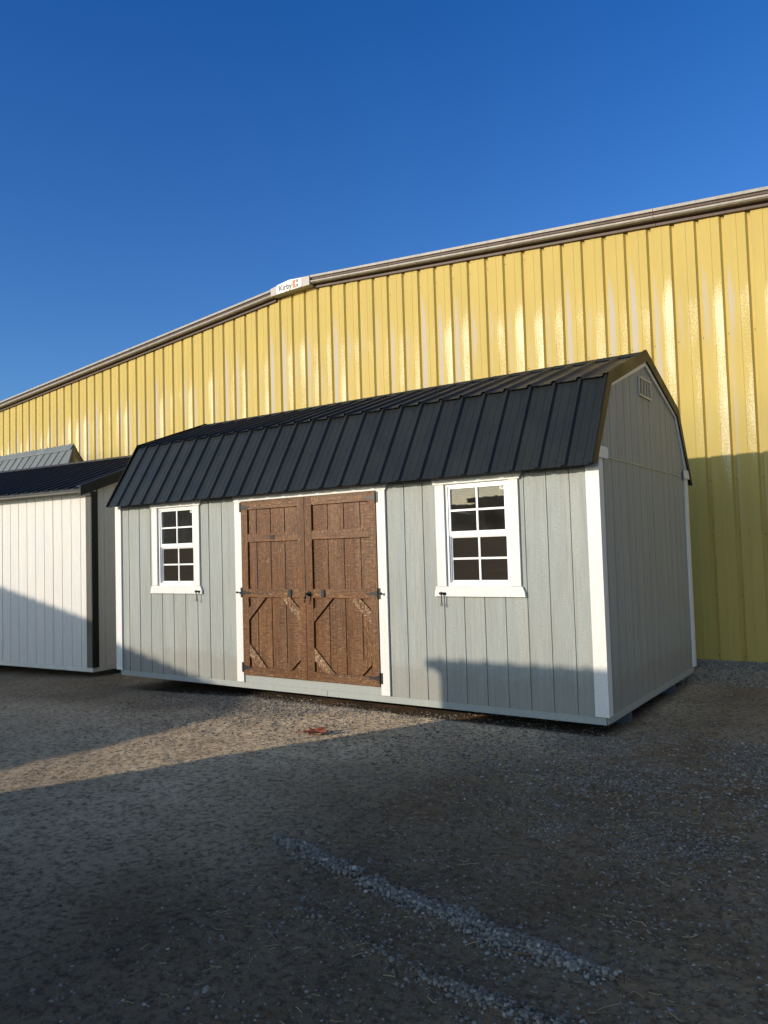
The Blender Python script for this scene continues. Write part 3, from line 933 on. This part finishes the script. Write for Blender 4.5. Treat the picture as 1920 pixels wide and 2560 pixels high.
# gable vent
vent = MB()
vy0, vy1, vz0, vz1 = 1.262, 1.654, 2.778, 2.968
def ybox(mb, y0, y1, z0, z1, x0, x1): mb.prismx([(y0, z0), (y1, z0), (y1, z1), (y0, z1)], x0, x1)
ybox(vent, vy0, vy1, vz0, vz0 + .018, W + .002, W + .018); ybox(vent, vy0, vy1, vz1 - .018, vz1, W + .002, W + .018)
cw = (vy1 - vy0) / 4
for k in range(5):
    y = vy0 + (vy1 - vy0 - .014) * k / 4
    ybox(vent, y, y + .014, vz0 + .018, vz1 - .018, W + .002, W + .016)
vv = vent.build('vent', M['vent'], shed)
lo = MB()
for k in range(4):
    a = vy0 + .014 + (vy1 - vy0 - .014) * k / 4; b = vy0 + (vy1 - vy0 - .014) * (k + 1) / 4
    z = vz0 + .022
    while z < vz1 - .026:
        lo.prismx([(a, z), (b, z + .004), (b, z + .0066), (a, z + .0026)], W + .004, W + .012)
        z += .0140
lo.build('louvers', M['vent'], vv)
bk = MB(); ybox(bk, vy0 + .01, vy1 - .01, vz0 + .01, vz1 - .01, W + .0005, W + .0018); bk.build('vent_backing', M['black'], vv)

# windows
def window(a, b, c, d, stick):
    mb = MB()
    t0, t1 = -.0225, -.0005
    w_ = bpy.data.objects.new('window', None); COL.objects.link(w_)
    w_.parent = shed; w_.location = Vector(((a + b) / 2, 0, c)) - wpos(shed); w_.empty_display_size = .1
    MB().box(a - .095, a - .001, t0, t1, c + .003, d - .002).build('side_casing', M['trim'], w_, .0015)
    MB().box(b + .001, b + .097, t0, t1, c + .003, d - .002).build('side_casing', M['trim'], w_, .0015)
    MB().prism([(a - .112, d), (b + .112, d), (b + .128, 2.026), (a - .128, 2.026)], t0 - .004, t1).build('window_head', M['trim'], w_, .0015)
    MB().prism([(a - .126, c - .090), (b + .135, c - .090), (b + .128, c - .045), (b + .108, c + .001), (a - .108, c + .001), (a - .122, c - .045)], t0 - .004, t1).build('sill', M['trim'], w_, .0015)
    # vinyl frame and the two sashes
    fr = MB()
    e = .026
    y0, y1 = .000, .055
    fr.box(a + .001, a + e, y0, y1, c + .001, d - .001); fr.box(b - e, b - .001, y0, y1, c + .001, d - .001)
    fr.box(a + e, b - e, y0, y1, c + .001, c + .030); fr.box(a + e, b - e, y0, y1, d - .024, d - .001)
    fr.build('window_frame', M['vinyl'], w_, .002)
    zm = c + (d - c) * .50
    for lower in (0, 1):
        zz0, zz1 = (zm - .005, d - .024) if not lower else (c + .030, zm - .006)
        ya = .010 if not lower else .030
        s = MB()
        st = .020
        s.box(a + e, a + e + st, ya, ya + .018, zz0, zz1); s.box(b - e - st, b - e, ya, ya + .018, zz0, zz1)
        s.box(a + e + st, b - e - st, ya, ya + .018, zz1 - st, zz1); s.box(a + e + st, b - e - st, ya, ya + .018, zz0, zz0 + (.038 if not lower else .024))
        # muntins
        mx = (a + b) / 2 + .0
        zc = (zz0 + zz1) / 2 + .005
        s.box(mx - .009, mx + .009, ya + .003, ya + .012, zz0 + .02, zz1 - st)
        s.box(a + e + st, mx - .009, ya + .003, ya + .012, zc - .009, zc + .009); s.box(mx + .009, b - e - st, ya + .003, ya + .012, zc - .009, zc + .009)
        s.build('sash', M['vinyl'], w_)
        g = MB()
        yg = ya + .014
        g.box(a + e + .005, b - e - .005, yg, yg + .003, zz0 + .005, zz1 - .005)
        g.build('pane', M['glass'], w_)
        if lower:
            g = MB(); g.box(a + e + .015, b - e - .015, ya + .0124, ya + .0130, zz0 + .010, zz1 - .010); g.build('insect_screen', M['screen'], w_)
            g = MB()
            for (p, q_, r, s_) in ((a + e, a + e + .010, zz0, zz1), (b - e - .010, b - e, zz0, zz1), (a + e + .010, b - e - .010, zz0, zz0 + .010), (a + e + .010, b - e - .010, zz1 - .010, zz1)):
                g.box(p, q_, ya - .013, ya - .004, r, s_)
            g.build('screen_frame', M['vinyl'], w_)
    sx, szz = b - .072, d - .050
    g = MB(); g.box(sx - .024, sx + .024, .0235, .0238, szz - .028, szz + .028)
    g.cur = 1; g.torus((sx + .002, .0232, szz), .011, .0018, 16, 4); g.cyl((sx + .004, .0236, szz), (sx + .004, .0228, szz), .004, 8)
    g.build('window_sticker', [M['sticker'], M['ink']], w_)
    return w_
window(*WIN[0], True); window(*WIN[1], True)

# door frame
mb = MB()
mb.box(2.070, 2.172, -.0225, -.0005, .006, 1.9590)
mb.box(3.980, 4.079, -.0225, -.0005, .006, 1.9590)
mb.prism([(2.062, 1.960), (4.090, 1.960), (4.106, 2.030), (2.046, 2.030)], -.0265, -.0005)
mb.build('door_frame', M['trim'], shed, .0015)

def door(a, b, hinge_left):
    z0, z1 = .086, 1.957
    mb = MB()
    gr = [3.173 + G8 * k - .01 for k in range(-6, 6)] if not hinge_left else [2.387 + G8 * k for k in range(-2, 6)]
    siding(mb, lambda s, d, z: (s, -.006 - d, z), a, b, [g for g in gr if a + .1 < g < b - .1], z0, z1)
    mb.box(a, b, .004, .030, z0, z1)
    dr = mb.build('door', M['door'], shed)
    yo, yi = -.0290, -.0065
    for (p, q_) in ((a, a + .092), (b - .086, b)):
        MB().box(p, q_, yo, yi, z0, z1).build('stile', M['door'], dr, .0015)
    p, q_ = a + .0925, b - .0865
    for (c, d) in ((1.866, 1.9565), (1.513, 1.603), (.920, 1.010), (.0865, .176)):
        MB().box(p, q_, yo + .001, yi, c, d).build('rail', M['door_rail'], dr, .0015)
    # corner braces of the lower panel
    lo_, hi_ = .1765, .9195
    for cx, sx in ((p, 1), (q_, -1)):
        for cz, szg in ((hi_, -1), (lo_, 1)):
            pts = [(cx, cz + szg * .115), (cx, cz + szg * .243), (cx + sx * .250, cz), (cx + sx * .125, cz)]
            ar = sum(pts[i][0] * pts[(i + 1) % 4][1] - pts[(i + 1) % 4][0] * pts[i][1] for i in range(4))
            if ar < 0: pts = pts[::-1]
            MB().prism(pts, yo + .002, yi).build('brace', M['door_sheen' if sx * szg > 0 else 'door'], dr, .001)
    # tee hinges
    for zc, hh in ((1.897, .052), (.970, .052), (.166, .052)):
        h = MB()
        if hinge_left: xe, sx = a, 1
        else: xe, sx = b, -1
        pl = sorted((xe - sx * .028, xe - sx * .002)); h.box(pl[0], pl[1], -.027, -.0228, zc - hh, zc + hh)
        h.cyl((xe, -.031, zc - hh), (xe, -.031, zc + hh), .0065, 8)
        pts = [(xe + sx * .006, zc - .030), (xe + sx * .060, zc - .014), (xe + sx * .125, zc - .006), (xe + sx * .145, zc), (xe + sx * .125, zc + .006), (xe + sx * .060, zc + .014), (xe + sx * .006, zc + .030)]
        if sx < 0: pts = pts[::-1]
        h.prism(pts, -.0335, -.0296)
        if abs(zc - .97) < .01:
            h.cyl((xe - sx * .02, -.028, zc), (xe - sx * .052, -.050, zc + .002), .006, 8)
            h.ball((xe - sx * .055, -.052, zc + .002), .013)
        h.build('hinge', M['black'], dr)
    return dr
dl_ = door(2.178, 3.0745, True)
dr_ = door(3.0795, 3.974, False)
# door furniture
h = MB(); h.box(2.845, 2.888, -.043, -.0295, .930, 1.004); h.box(2.838, 2.895, -.037, -.0295, .945, .990); h.build('bolt_plate', M['black'], dl_, .005)
h = MB(); h.box(3.286, 3.328, -.043, -.0295, .932, 1.006); h.box(3.279, 3.335, -.037, -.0295, .947, .992); h.build('bolt_plate', M['black'], dr_, .005)
h = MB(); h.box(2.600, 2.660, -.034, -.0285, 1.535, 1.580); h.box(2.604, 2.656, -.037, -.033, 1.541, 1.549); h.box(2.604, 2.656, -.037, -.033, 1.552, 1.562); h.box(2.604, 2.656, -.037, -.033, 1.566, 1.574)
h.build('catch', M['black'], dl_, .001)
h = MB(); h.cyl((3.125, -.0295, .962), (3.125, -.038, .962), .027, 14); h.cyl((3.125, -.036, .962), (3.125, -.080, .966), .009, 8); h.ball((3.125, -.082, .966), .012)
h.cyl((3.125, -.082, .966), (3.112, -.086, .925), .0085, 8); h.cyl((3.112, -.086, .925), (3.100, -.082, .872), .0075, 8, .005)
h.build('handle', M['black'], dr_, smooth=True)
# door holders beside the windows
for x in (1.478, 4.690):
    h = MB()
    z = .978
    h.box(x - .020, x + .020, -.032, -.0270, z - .010, z + .010); h.cyl((x, -.030, z), (x, -.055, z), .008, 10); h.ball((x, -.058, z), .016)
    h.cyl((x - .032, -.034, z), (x + .032, -.034, z), .010, 8); 
    h.cyl((x, -.056, z), (x - .001, -.050, z - .088), .0045, 6); h.torus((x - .001, -.050, z - .099), .011, .0036)
    h.build('door_hook', M['black'], shed, smooth=True)

# ================================================================= WHITE SHED (left)
TH = .072
wx, wy, wz = -1.40, .61, -.152
cu = (math.cos(TH), math.sin(TH)); cv = (-math.sin(TH), math.cos(TH))
def wl(s, d, z): return (wx + cu[0] * s + cv[0] * d, wy + cu[1] * s + cv[1] * d, wz + z)
white = thing('storage_shed', (wx, wy, wz), 'white shed with dark corner boards and black low-pitched metal roof, left of the gray shed', 'shed')
LW, DW = 7.3, 2.35
RD, RZ, EZ, EO = 1.62, 3.188, 2.50, .25
gs = [-(.243 + G8 * k) for k in range(36)]
def wroof(d): return EZ + (RZ - EZ) * (d + EO) / (RD + EO) if d <= RD else RZ - (d - RD) * .55
mb = MB()
siding(mb, lambda s, d, z: wl(s, -d, z), -LW, 0, gs, 0, 2.50); mb.build('wall', M['white_siding'], white)
mb = MB()
siding(mb, lambda s, d, z: wl(d, s, z), 0, DW, [.215 + G8 * k for k in range(11)], 0, lambda s: wroof(s) - .03, breaks=(RD,)); mb.build('wall', M['white_siding'], white)
mb = MB()
siding(mb, lambda s, d, z: wl(-s, DW + d, z), 0, LW, [-g for g in gs], 0, wroof(DW) - .03); mb.build('wall', M['white_siding'], white)
mb = MB()
siding(mb, lambda s, d, z: wl(-LW - d, DW - s, z), 0, DW, [.2 + G8 * k for k in range(11)], 0, lambda s: wroof(DW - s) - .03, breaks=(DW - RD,)); mb.build('wall', M['white_siding'], white)
def wbox(mb, s0, s1, d0, d1, z0, z1):
    i = len(mb.v); mb.box(s0, s1, d0, d1, z0, z1); mb.xf(wl, i); return mb
mb = MB()
wbox(mb, -3.10 + .0, -.0, -.002, .036, -.062, -.001); wbox(mb, -LW, -3.102, -.002, .036, -.062, -.001)
wbox(mb, -.030, .002, .037, DW - .03, -.062, -.001); wbox(mb, -LW, -.01, DW - .04, DW, -.062, -.001)
mb.build('base_board', M['white_board'], white, .002)
for d in (.45, 1.75):
    wbox(MB(), -LW + .1, -.1, d, d + .09, -.155, -.063).build('runner', M['runner'], white)
wbox(MB(), -.105, .0005, -.0205, -.001, .003, 2.44).build('corner_trim', M['dark_sunlit'], white, .001)
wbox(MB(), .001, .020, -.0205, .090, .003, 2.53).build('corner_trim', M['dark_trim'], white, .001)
# eave: soffit and fascia
mb = MB(); wbox(mb, -LW, .10, -EO + .012, 0.0, 2.492, 2.504); mb.build('soffit', M['white_board'], white)
mb = MB(); wbox(mb, -LW, .10, -EO - .008, -EO + .011, 2.488, 2.535); mb.build('fascia', M['fascia'], white)
# roof sheets
mb = MB()
wribs = [-.10 - .2286 * k for k in range(-1, 32)]
pr = rib_profile(-LW - .1, .115, wribs, .2286, .026, .011, .026, False)
n_ = Vector((0, -(RZ - EZ), RD + EO)).normalized()
i = len(mb.v)
ribbed(mb, lambda s: (s, RD, RZ + .04), lambda s: (s, -EO - .035, EZ + .028), n_, pr)
n2_ = Vector((0, .55, 1)).normalized()
ribbed(mb, lambda s: (s, RD, RZ + .04), lambda s: (s, DW + .1, RZ + .04 - (DW + .1 - RD) * .55), n2_, pr)
mb.xf(wl, i)
wr = mb.build('roof', M['roof_navy'], white)
mb = MB(); i = 0
mb.prismx([(-EO - .03, EZ - .085), (RD, RZ - .095), (RD, RZ + .062), (-EO - .03, EZ + .052)], .10, .119)
mb.prismx([(RD, RZ - .095), (DW + .1, RZ - .095 - .85 * .55), (DW + .1, RZ + .062 - .83 * .55), (RD, RZ + .062)], .10, .119)
mb.prismx([(-EO - .03, EZ + .048), (RD, RZ + .060), (RD, RZ + .070), (-EO - .03, EZ + .058)], .03, .0995)
mb.xf(wl, 0); mb.build('rake_trim', M['dark_trim'], wr)
mb = MB()
mb.prismx([(RD - .15, RZ + .008), (RD, RZ + .064), (RD, RZ + .068), (RD - .152, RZ + .012)], -6.0, .10)
mb.prismx([(RD, RZ + .064), (RD + .15, RZ - .016), (RD + .152, RZ - .012), (RD, RZ + .068)], -6.0, .10)
mb.xf(wl, 0); mb.build('ridge_cap', M['gray_trim'], wr)
mb = MB(); wbox(mb, -.1, .10, -EO + .02, DW, 2.49, 2.50)

# ================================================================= GRAY-ROOFED SHED (behind)
gy0, gz0 = 3.70, 3.84
gxr = -6.45
gsh = thing('storage_shed', (gxr - 2.5, gy0, -.5), 'steep pale gray metal roof of a shed showing above the white shed', 'shed')
mb = MB()
gr = [gxr - .12 - .2743 * k for k in range(0, 26)]
xl = gxr - 7.2
# the front slope splays out towards its lower right corner
def gtop(s): return (s, gy0, gz0 - .02)
nF = Vector((0, -1.5, 1)).normalized(); nB = Vector((0, 1.5, 1)).normalized()
prf = rib_profile(xl, gxr, gr, .2743, .022, .010, .018, False)
ribbed(mb, gtop, lambda s: (s, gy0 - .72, gz0 - .02 - 1.08), nF, prf)
A = Vector((gxr, gy0, gz0 - .02)); B_ = Vector((gxr, gy0 - .72, gz0 - 1.10)); Cc = Vector((gxr + .62, gy0 - .72, gz0 - 1.10))
mb.poly([A, B_, Cc]); mb.poly([Cc + Vector((0, .004, -.004)), B_ + Vector((0, .004, -.004)), A + Vector((0, .004, -.004))])
ribbed(mb, gtop, lambda s: (s, gy0 + .72, gz0 - .02 - 1.08), nB, prf)
gro = mb.build('roof', M['roof_gray'], gsh)
mb = MB()
for sg in (-1, 1):
    q_ = [(gy0, gz0 + .012), (gy0 + sg * .085, gz0 - .105), (gy0 + sg * .088, gz0 - .120), (gy0, gz0 + .006)]
    if sg > 0: q_ = q_[::-1]
    mb.prismx(q_, xl, gxr + .02)
for r in gr:
    mb.box(r - .012, r + .012, gy0 - .006, gy0 + .006, gz0 + .006, gz0 + .030)
mb.build('ridge_cap', M['roof_gray'], gro)
mb = MB()
def tri_strip(P0, P1, w0, th=.02):
    pass
Ap = Vector((gxr + .02, gy0, gz0 - .02))
F1 = Vector((gxr + .64, gy0 - .72, gz0 - 1.10)); F2 = F1 + Vector((.0, .22, 0)); 
K1 = Vector((gxr + .10, gy0 + .72, gz0 - 1.10)); K2 = K1 + Vector((0, -.20, 0)); Ai = Ap + Vector((.07, -.01, -.26))
o_ = Vector((.012, 0, 0))
for P in ((Ap, F1, F2, Ai), (Ap, Ai, K2, K1)):
    mb.poly([p + o_ for p in P]); mb.poly([p for p in P][::-1])
    for a, b in zip(P, P[1:] + P[:1]): mb.poly([a, b, b + o_, a + o_])
mb.build('rake_trim', M['gray_trim'], gro)
mb = MB()
mb.poly([Ap - o_, F1 - o_, K1 - o_])
mb.build('gable', M['siding'], gsh)
mb = MB()
mb.box(xl + .1, gxr - .05, gy0 - .66, gy0 + .66, -.6, gz0 - 1.06)
mb.build('wall', M['siding'], gsh)

# ================================================================= YELLOW BUILDING
YA = -.0228
YXo, YYo = 1.5201, 4.4156
ux, uy = math.cos(YA), math.sin(YA)
TP, ZP, S1, S2 = -2.0155, 6.1004, .0853, .0797
def yw(t, d, z): return (YXo + ux * t - uy * d, YYo + uy * t + ux * d, z)     # d > 0 into the building
T0, T1 = -17.0, 13.0
def ztop(t): return ZP - (S1 * (t - TP) if t > TP else S2 * (TP - t))
yb = thing('metal_building', yw(TP, 8, 0), 'large warehouse with faded yellow ribbed metal wall behind the sheds', 'building')
mb = MB()
pts = []
k = int(math.floor(T0 / .3048))
while k * .3048 < T1:
    e = k * .3048   # right edge of the raised pan
    for ds, dd in ((0, 0), (.024, .034), (.060, .034), (.068, 0.0)):
        pts.append((e + ds, dd))
    for c in (.185,):
        for ds, dd in ((-.019, 0), (-.013, -.0035), (.013, -.0035), (.019, 0)):
            pts.append((e + c + ds, dd))
    k += 1
pts.sort()
pts = [p for p in pts if T0 <= p[0] <= T1] + [(TP, None)]
pts.sort(key=lambda p: p[0])
for i, p in enumerate(pts):
    if p[1] is None: pts[i] = (p[0], pts[i - 1][1])
for (a, da), (b, db) in zip(pts[:-1], pts[1:]):
    if b - a < 1e-6: continue
    mb.quad(yw(a, da, -.118), yw(b, db, -.118), yw(b, db, ztop(b) + .03), yw(a, da, ztop(a) + .03))
mb.cur = 1
k = int(math.floor(T0 / .3048))
while k * .3048 < 7.5:
    t = k * .3048 + .044
    for z in (-.06, .70, 1.45, 2.15, 3.99, 5.62):
        if z > ztop(t) - .1: continue
        mb.cyl(yw(t, .034, z), yw(t, .027, z), .007, 6)
    z = ztop(t) - .035
    mb.cyl(yw(t, .034, z), yw(t, .027, z), .007, 6)
    k += 1
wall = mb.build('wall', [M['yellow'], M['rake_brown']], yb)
# foundation, other walls, roof
mb = MB()
DY = 26.0
mb.v += [yw(T0, .012, -.9), yw(T1, .012, -.9), yw(T1, .012, -.119), yw(T0, .012, -.119), yw(T0, .20, -.9), yw(T1, .20, -.9), yw(T1, .20, -.119), yw(T0, .20, -.119)]
mb.f += [(0, 1, 2, 3), (3, 2, 6, 7), (1, 5, 6, 2), (4, 0, 3, 7)]; mb.m += [0] * 4
mb.build('foundation', M['concrete'], yb)
mb = MB()
for (ta, da, tb, db) in ((T0, DY, T0, 0.05), (T1, .05, T1, DY)):
    mb.quad(yw(ta, da, -.6), yw(tb, db, -.6), yw(tb, db, ztop(tb)), yw(ta, da, ztop(ta)))
mb.poly([yw(T1, DY, -.6), yw(T0, DY, -.6), yw(T0, DY, ztop(T0)), yw(TP, DY, ztop(TP)), yw(T1, DY, ztop(T1))])
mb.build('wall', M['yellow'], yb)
# sculptured rake trim, segment by segment
RP = [(0.034, -.012, 1), (-.045, -.002, 1), (-.045, .030, 1), (-.010, .036, 1), (-.070, .058, 1), (-.125, .062, 0), (-.150, .078, 0), (-.150, .100, 0), (-.130, .118, 1), (-.118, .130, 1), (-.118, .150, 1), (-.150, .158, 0), (-.150, .196, 0), (-.120, .206, 0)]
for (ta, tb) in ((T0, -6.92), (-6.915, -2.775), (-1.853, 4.105), (4.11, T1)):
    mb = MB()
    for (p, q_) in zip(RP[:-1], RP[1:]):
        mb.cur = 0 if (q_[2] == 0) else 1
        mb.quad(yw(ta, p[0], ztop(ta) + p[1]), yw(tb, p[0], ztop(tb) + p[1]), yw(tb, q_[0], ztop(tb) + q_[1]), yw(ta, q_[0], ztop(ta) + q_[1]))
    for tt in (ta, tb):
        mb.cur = 1
        P = [yw(tt, p[0], ztop(tt) + p[1]) for p in RP] + [yw(tt, .03, ztop(tt) + .206)]
        mb.poly(P if tt == ta else P[::-1])
    mb.build('rake_trim', [M['rake_light'], M['rake_brown']], yb)
mb = MB()
for (ta, tb) in ((T0, TP), (TP, T1)):
    p = [yw(ta, -.12, ztop(ta) + .205), yw(tb, -.12, ztop(tb) + .205), yw(tb, DY, ztop(tb) + .205), yw(ta, DY, ztop(ta) + .205)]
    mb.quad(*p); mb.quad(*[Vector(q) - Vector((0, 0, .03)) for q in p[::-1]])
mb.build('roof', M['rake_light'], yb)

# sign at the peak
def sg(t, z, d): return yw(t, d, z)
pk = ztop(TP)
tC = TP
Bz = 6.118
sign = thing('sign', yw(tC, -.16, Bz), 'small white enamel sign reading Kirby at the roof peak of the yellow building', 'sign')
def plate(mb, tz, d0, d1):
    i = len(mb.v); n = len(tz)
    mb.v += [yw(t, d0, z) for t, z in tz] + [yw(t, d1, z) for t, z in tz]
    mb.f += [tuple(range(i, i + n)), tuple(range(i + 2 * n - 1, i + n - 1, -1))]
    for k in range(n): j = (k + 1) % n; mb.f.append((i + k, i + n + k, i + n + j, i + j))
    mb.m += [mb.cur] * (n + 2)
tx = lambda x: (x - YXo) / ux
tl, tr_, tp_ = tx(-1.100), tx(-.498), tx(-.800)
gl, gr_ = tx(-1.262), tx(-.325)
mb = MB()
plate(mb, [(gl, 6.096), (gr_, 6.110), (gr_, 6.272), (tp_, 6.306), (gl, 6.240)], -.170, .02)
mb.build('bracket', M['sign_gray'], sign, .003)
mb = MB()
r = .014
plate(mb, [(tl + r, 6.100), (tr_ - r, 6.118), (tr_, 6.118 + r), (tr_, 6.268 - r), (tr_ - r, 6.270), (tp_, 6.298), (tl + r, 6.266), (tl, 6.266 - r), (tl, 6.100 + r)], -.180, -.1705)
mb.build('sign_plate', M['sign_white'], sign)
def letters(txt, t0, z0, h, d, mat, xs=1.0):
    cu_ = bpy.data.curves.new('txt', 'FONT'); cu_.body = txt; cu_.size = 1.0; cu_.extrude = 0.0; cu_.offset = .030
    ob = bpy.data.objects.new('txt', cu_); COL.objects.link(ob)
    dg = bpy.context.evaluated_depsgraph_get()
    me_ = bpy.data.meshes.new_from_object(ob.evaluated_get(dg))
    bpy.data.objects.remove(ob)
    vs = [v.co.copy() for v in me_.vertices]; fs = [tuple(p.vertices) for p in me_.polygons]
    mb = MB(); mb.v = [yw(t0 + v.x * h * xs, d, z0 + v.y * h) for v in vs]; mb.f = fs; mb.m = [0] * len(fs)
    # a second layer and sides give the paint a body
    wd = max(v.x for v in vs) * h * xs
    return mb, wd
KH = .100 / .70
mb, wd = letters('Kirby', tx(-1.048), 6.143, KH, -.1812, M['ink'])
s_ = (tx(-.722) - tx(-1.048)) / wd
mb, wd = letters('Kirby', tx(-1.048), 6.143, KH, -.1812, M['ink'], s_)
o = mb.build('lettering', M['ink'], sign)
sm = o.modifiers.new('solid', 'SOLIDIFY'); sm.thickness = .0010; sm.offset = 0
mb = MB()
a_ = tx(-.712)
plate(mb, [(a_, 6.130), (a_ + .090, 6.130), (a_ + .052, 6.203), (a_ + .086, 6.270), (a_, 6.270)], -.1822, -.1806)
mb.build('emblem', M['orange'], sign)
mb = MB()
plate(mb, [(a_ + .090, 6.210), (a_ + .130, 6.210), (a_ + .130, 6.268), (a_ + .094, 6.268)], -.1822, -.1806)
plate(mb, [(a_ + .092, 6.132), (a_ + .130, 6.132), (a_ + .130, 6.190), (a_ + .092, 6.190)], -.1822, -.1806)
mb.build('emblem', M['ink'], sign)

# ================================================================= SHEDS OPPOSITE (they cast the long shadows and show in the window panes)
def boxshed(name, x0, x1, y0, y1, zl, zr, zback, label, matw, matr, ov=.1):
    """mono-pitch building; zl/zr = roof height at the two ends of the near side, zback = height drop to the far side"""
    t = thing(name, ((x0 + x1) / 2, (y0 + y1) / 2, -.17), label, 'shed')
    f = lambda x: zl + (zr - zl) * (x - x0) / (x1 - x0)
    mb = MB()
    siding(mb, lambda s, d, z: (x1 - s, y1 + d, z), 0, x1 - x0, [G8 * k for k in range(1, int((x1 - x0) / G8))], -.12, lambda s: f(x1 - s) - .03)
    siding(mb, lambda s, d, z: (x0 - d, y1 - s, z), 0, y1 - y0, [G8 * k for k in range(1, int((y1 - y0) / G8))], -.12, lambda s: f(x0) - .03 - zback * s / (y1 - y0))
    siding(mb, lambda s, d, z: (x1 + d, y0 + s, z), 0, y1 - y0, [G8 * k for k in range(1, int((y1 - y0) / G8))], -.12, lambda s: f(x1) - .03 - zback * (1 - s / (y1 - y0)))
    siding(mb, lambda s, d, z: (x0 + s, y0 - d, z), 0, x1 - x0, [], -.12, lambda s: f(x0 + s) - .03 - zback)
    mb.build('wall', matw, t)
    mb = MB()
    for xx in (x0 + .05, x1 - .15):
        mb.box(xx, xx + .1, y0 + .2, y1 - .02, -.34, -.121)
    mb.box(x0, x1, y1 - .06, y1 - .02, -.30, -.121)
    mb.build('base', M['runner'], t)
    mb = MB()
    rb = [x0 - ov + .15 + .2286 * k for k in range(int((x1 - x0 + 2 * ov) / .2286))]
    pr = rib_profile(x0 - ov, x1 + ov, rb, .2286)
    k_ = zback / (y1 - y0)
    ribbed(mb, lambda s: (s, y1 + ov, f(s) + k_ * ov * .0), lambda s: (s, y0 - ov, f(s) - zback), (0, -k_, 1), pr)
    r_ = mb.build('roof', matr, t)
    mb = MB()
    mb.prismx([(y1 + ov - .02, -.09), (y1 + ov, -.09), (y1 + ov, -.004), (y1 + ov - .02, -.004)], x0 - ov, x1 + ov)
    mb.xf(lambda x, y, z: (x, y, z + f(x)))
    mb.build('fascia', matr, r_)
    return t
boxshed('storage_shed', 4.615 - .47 * 7.2, 6.05, -9.4, -7.2, .322 + .278 * 7.3, .322 + .278 * 7.3, .45, 'tan shed across the yard, mirrored in the right-hand window of the gray shed', M['rake_brown'], M['roof_gray'], .10)
xg0, xg1 = -11.4, -1.70
boxshed('garage', xg0, xg1, -14.0, -10.0, 2.43 + .217 * (xg1 - xg0), 2.43, .2, 'long dark garage with a sloping roofline, mirrored in the left-hand window', M['dark_trim'], M['roof'], .05)
boxshed('storage_shed', -6.2, 1.6, -19.0, -16.0, 2.80, 2.80, .4, 'long gray shed in the far row across the yard, beyond the garage', M['siding'], M['roof_gray'], .10)
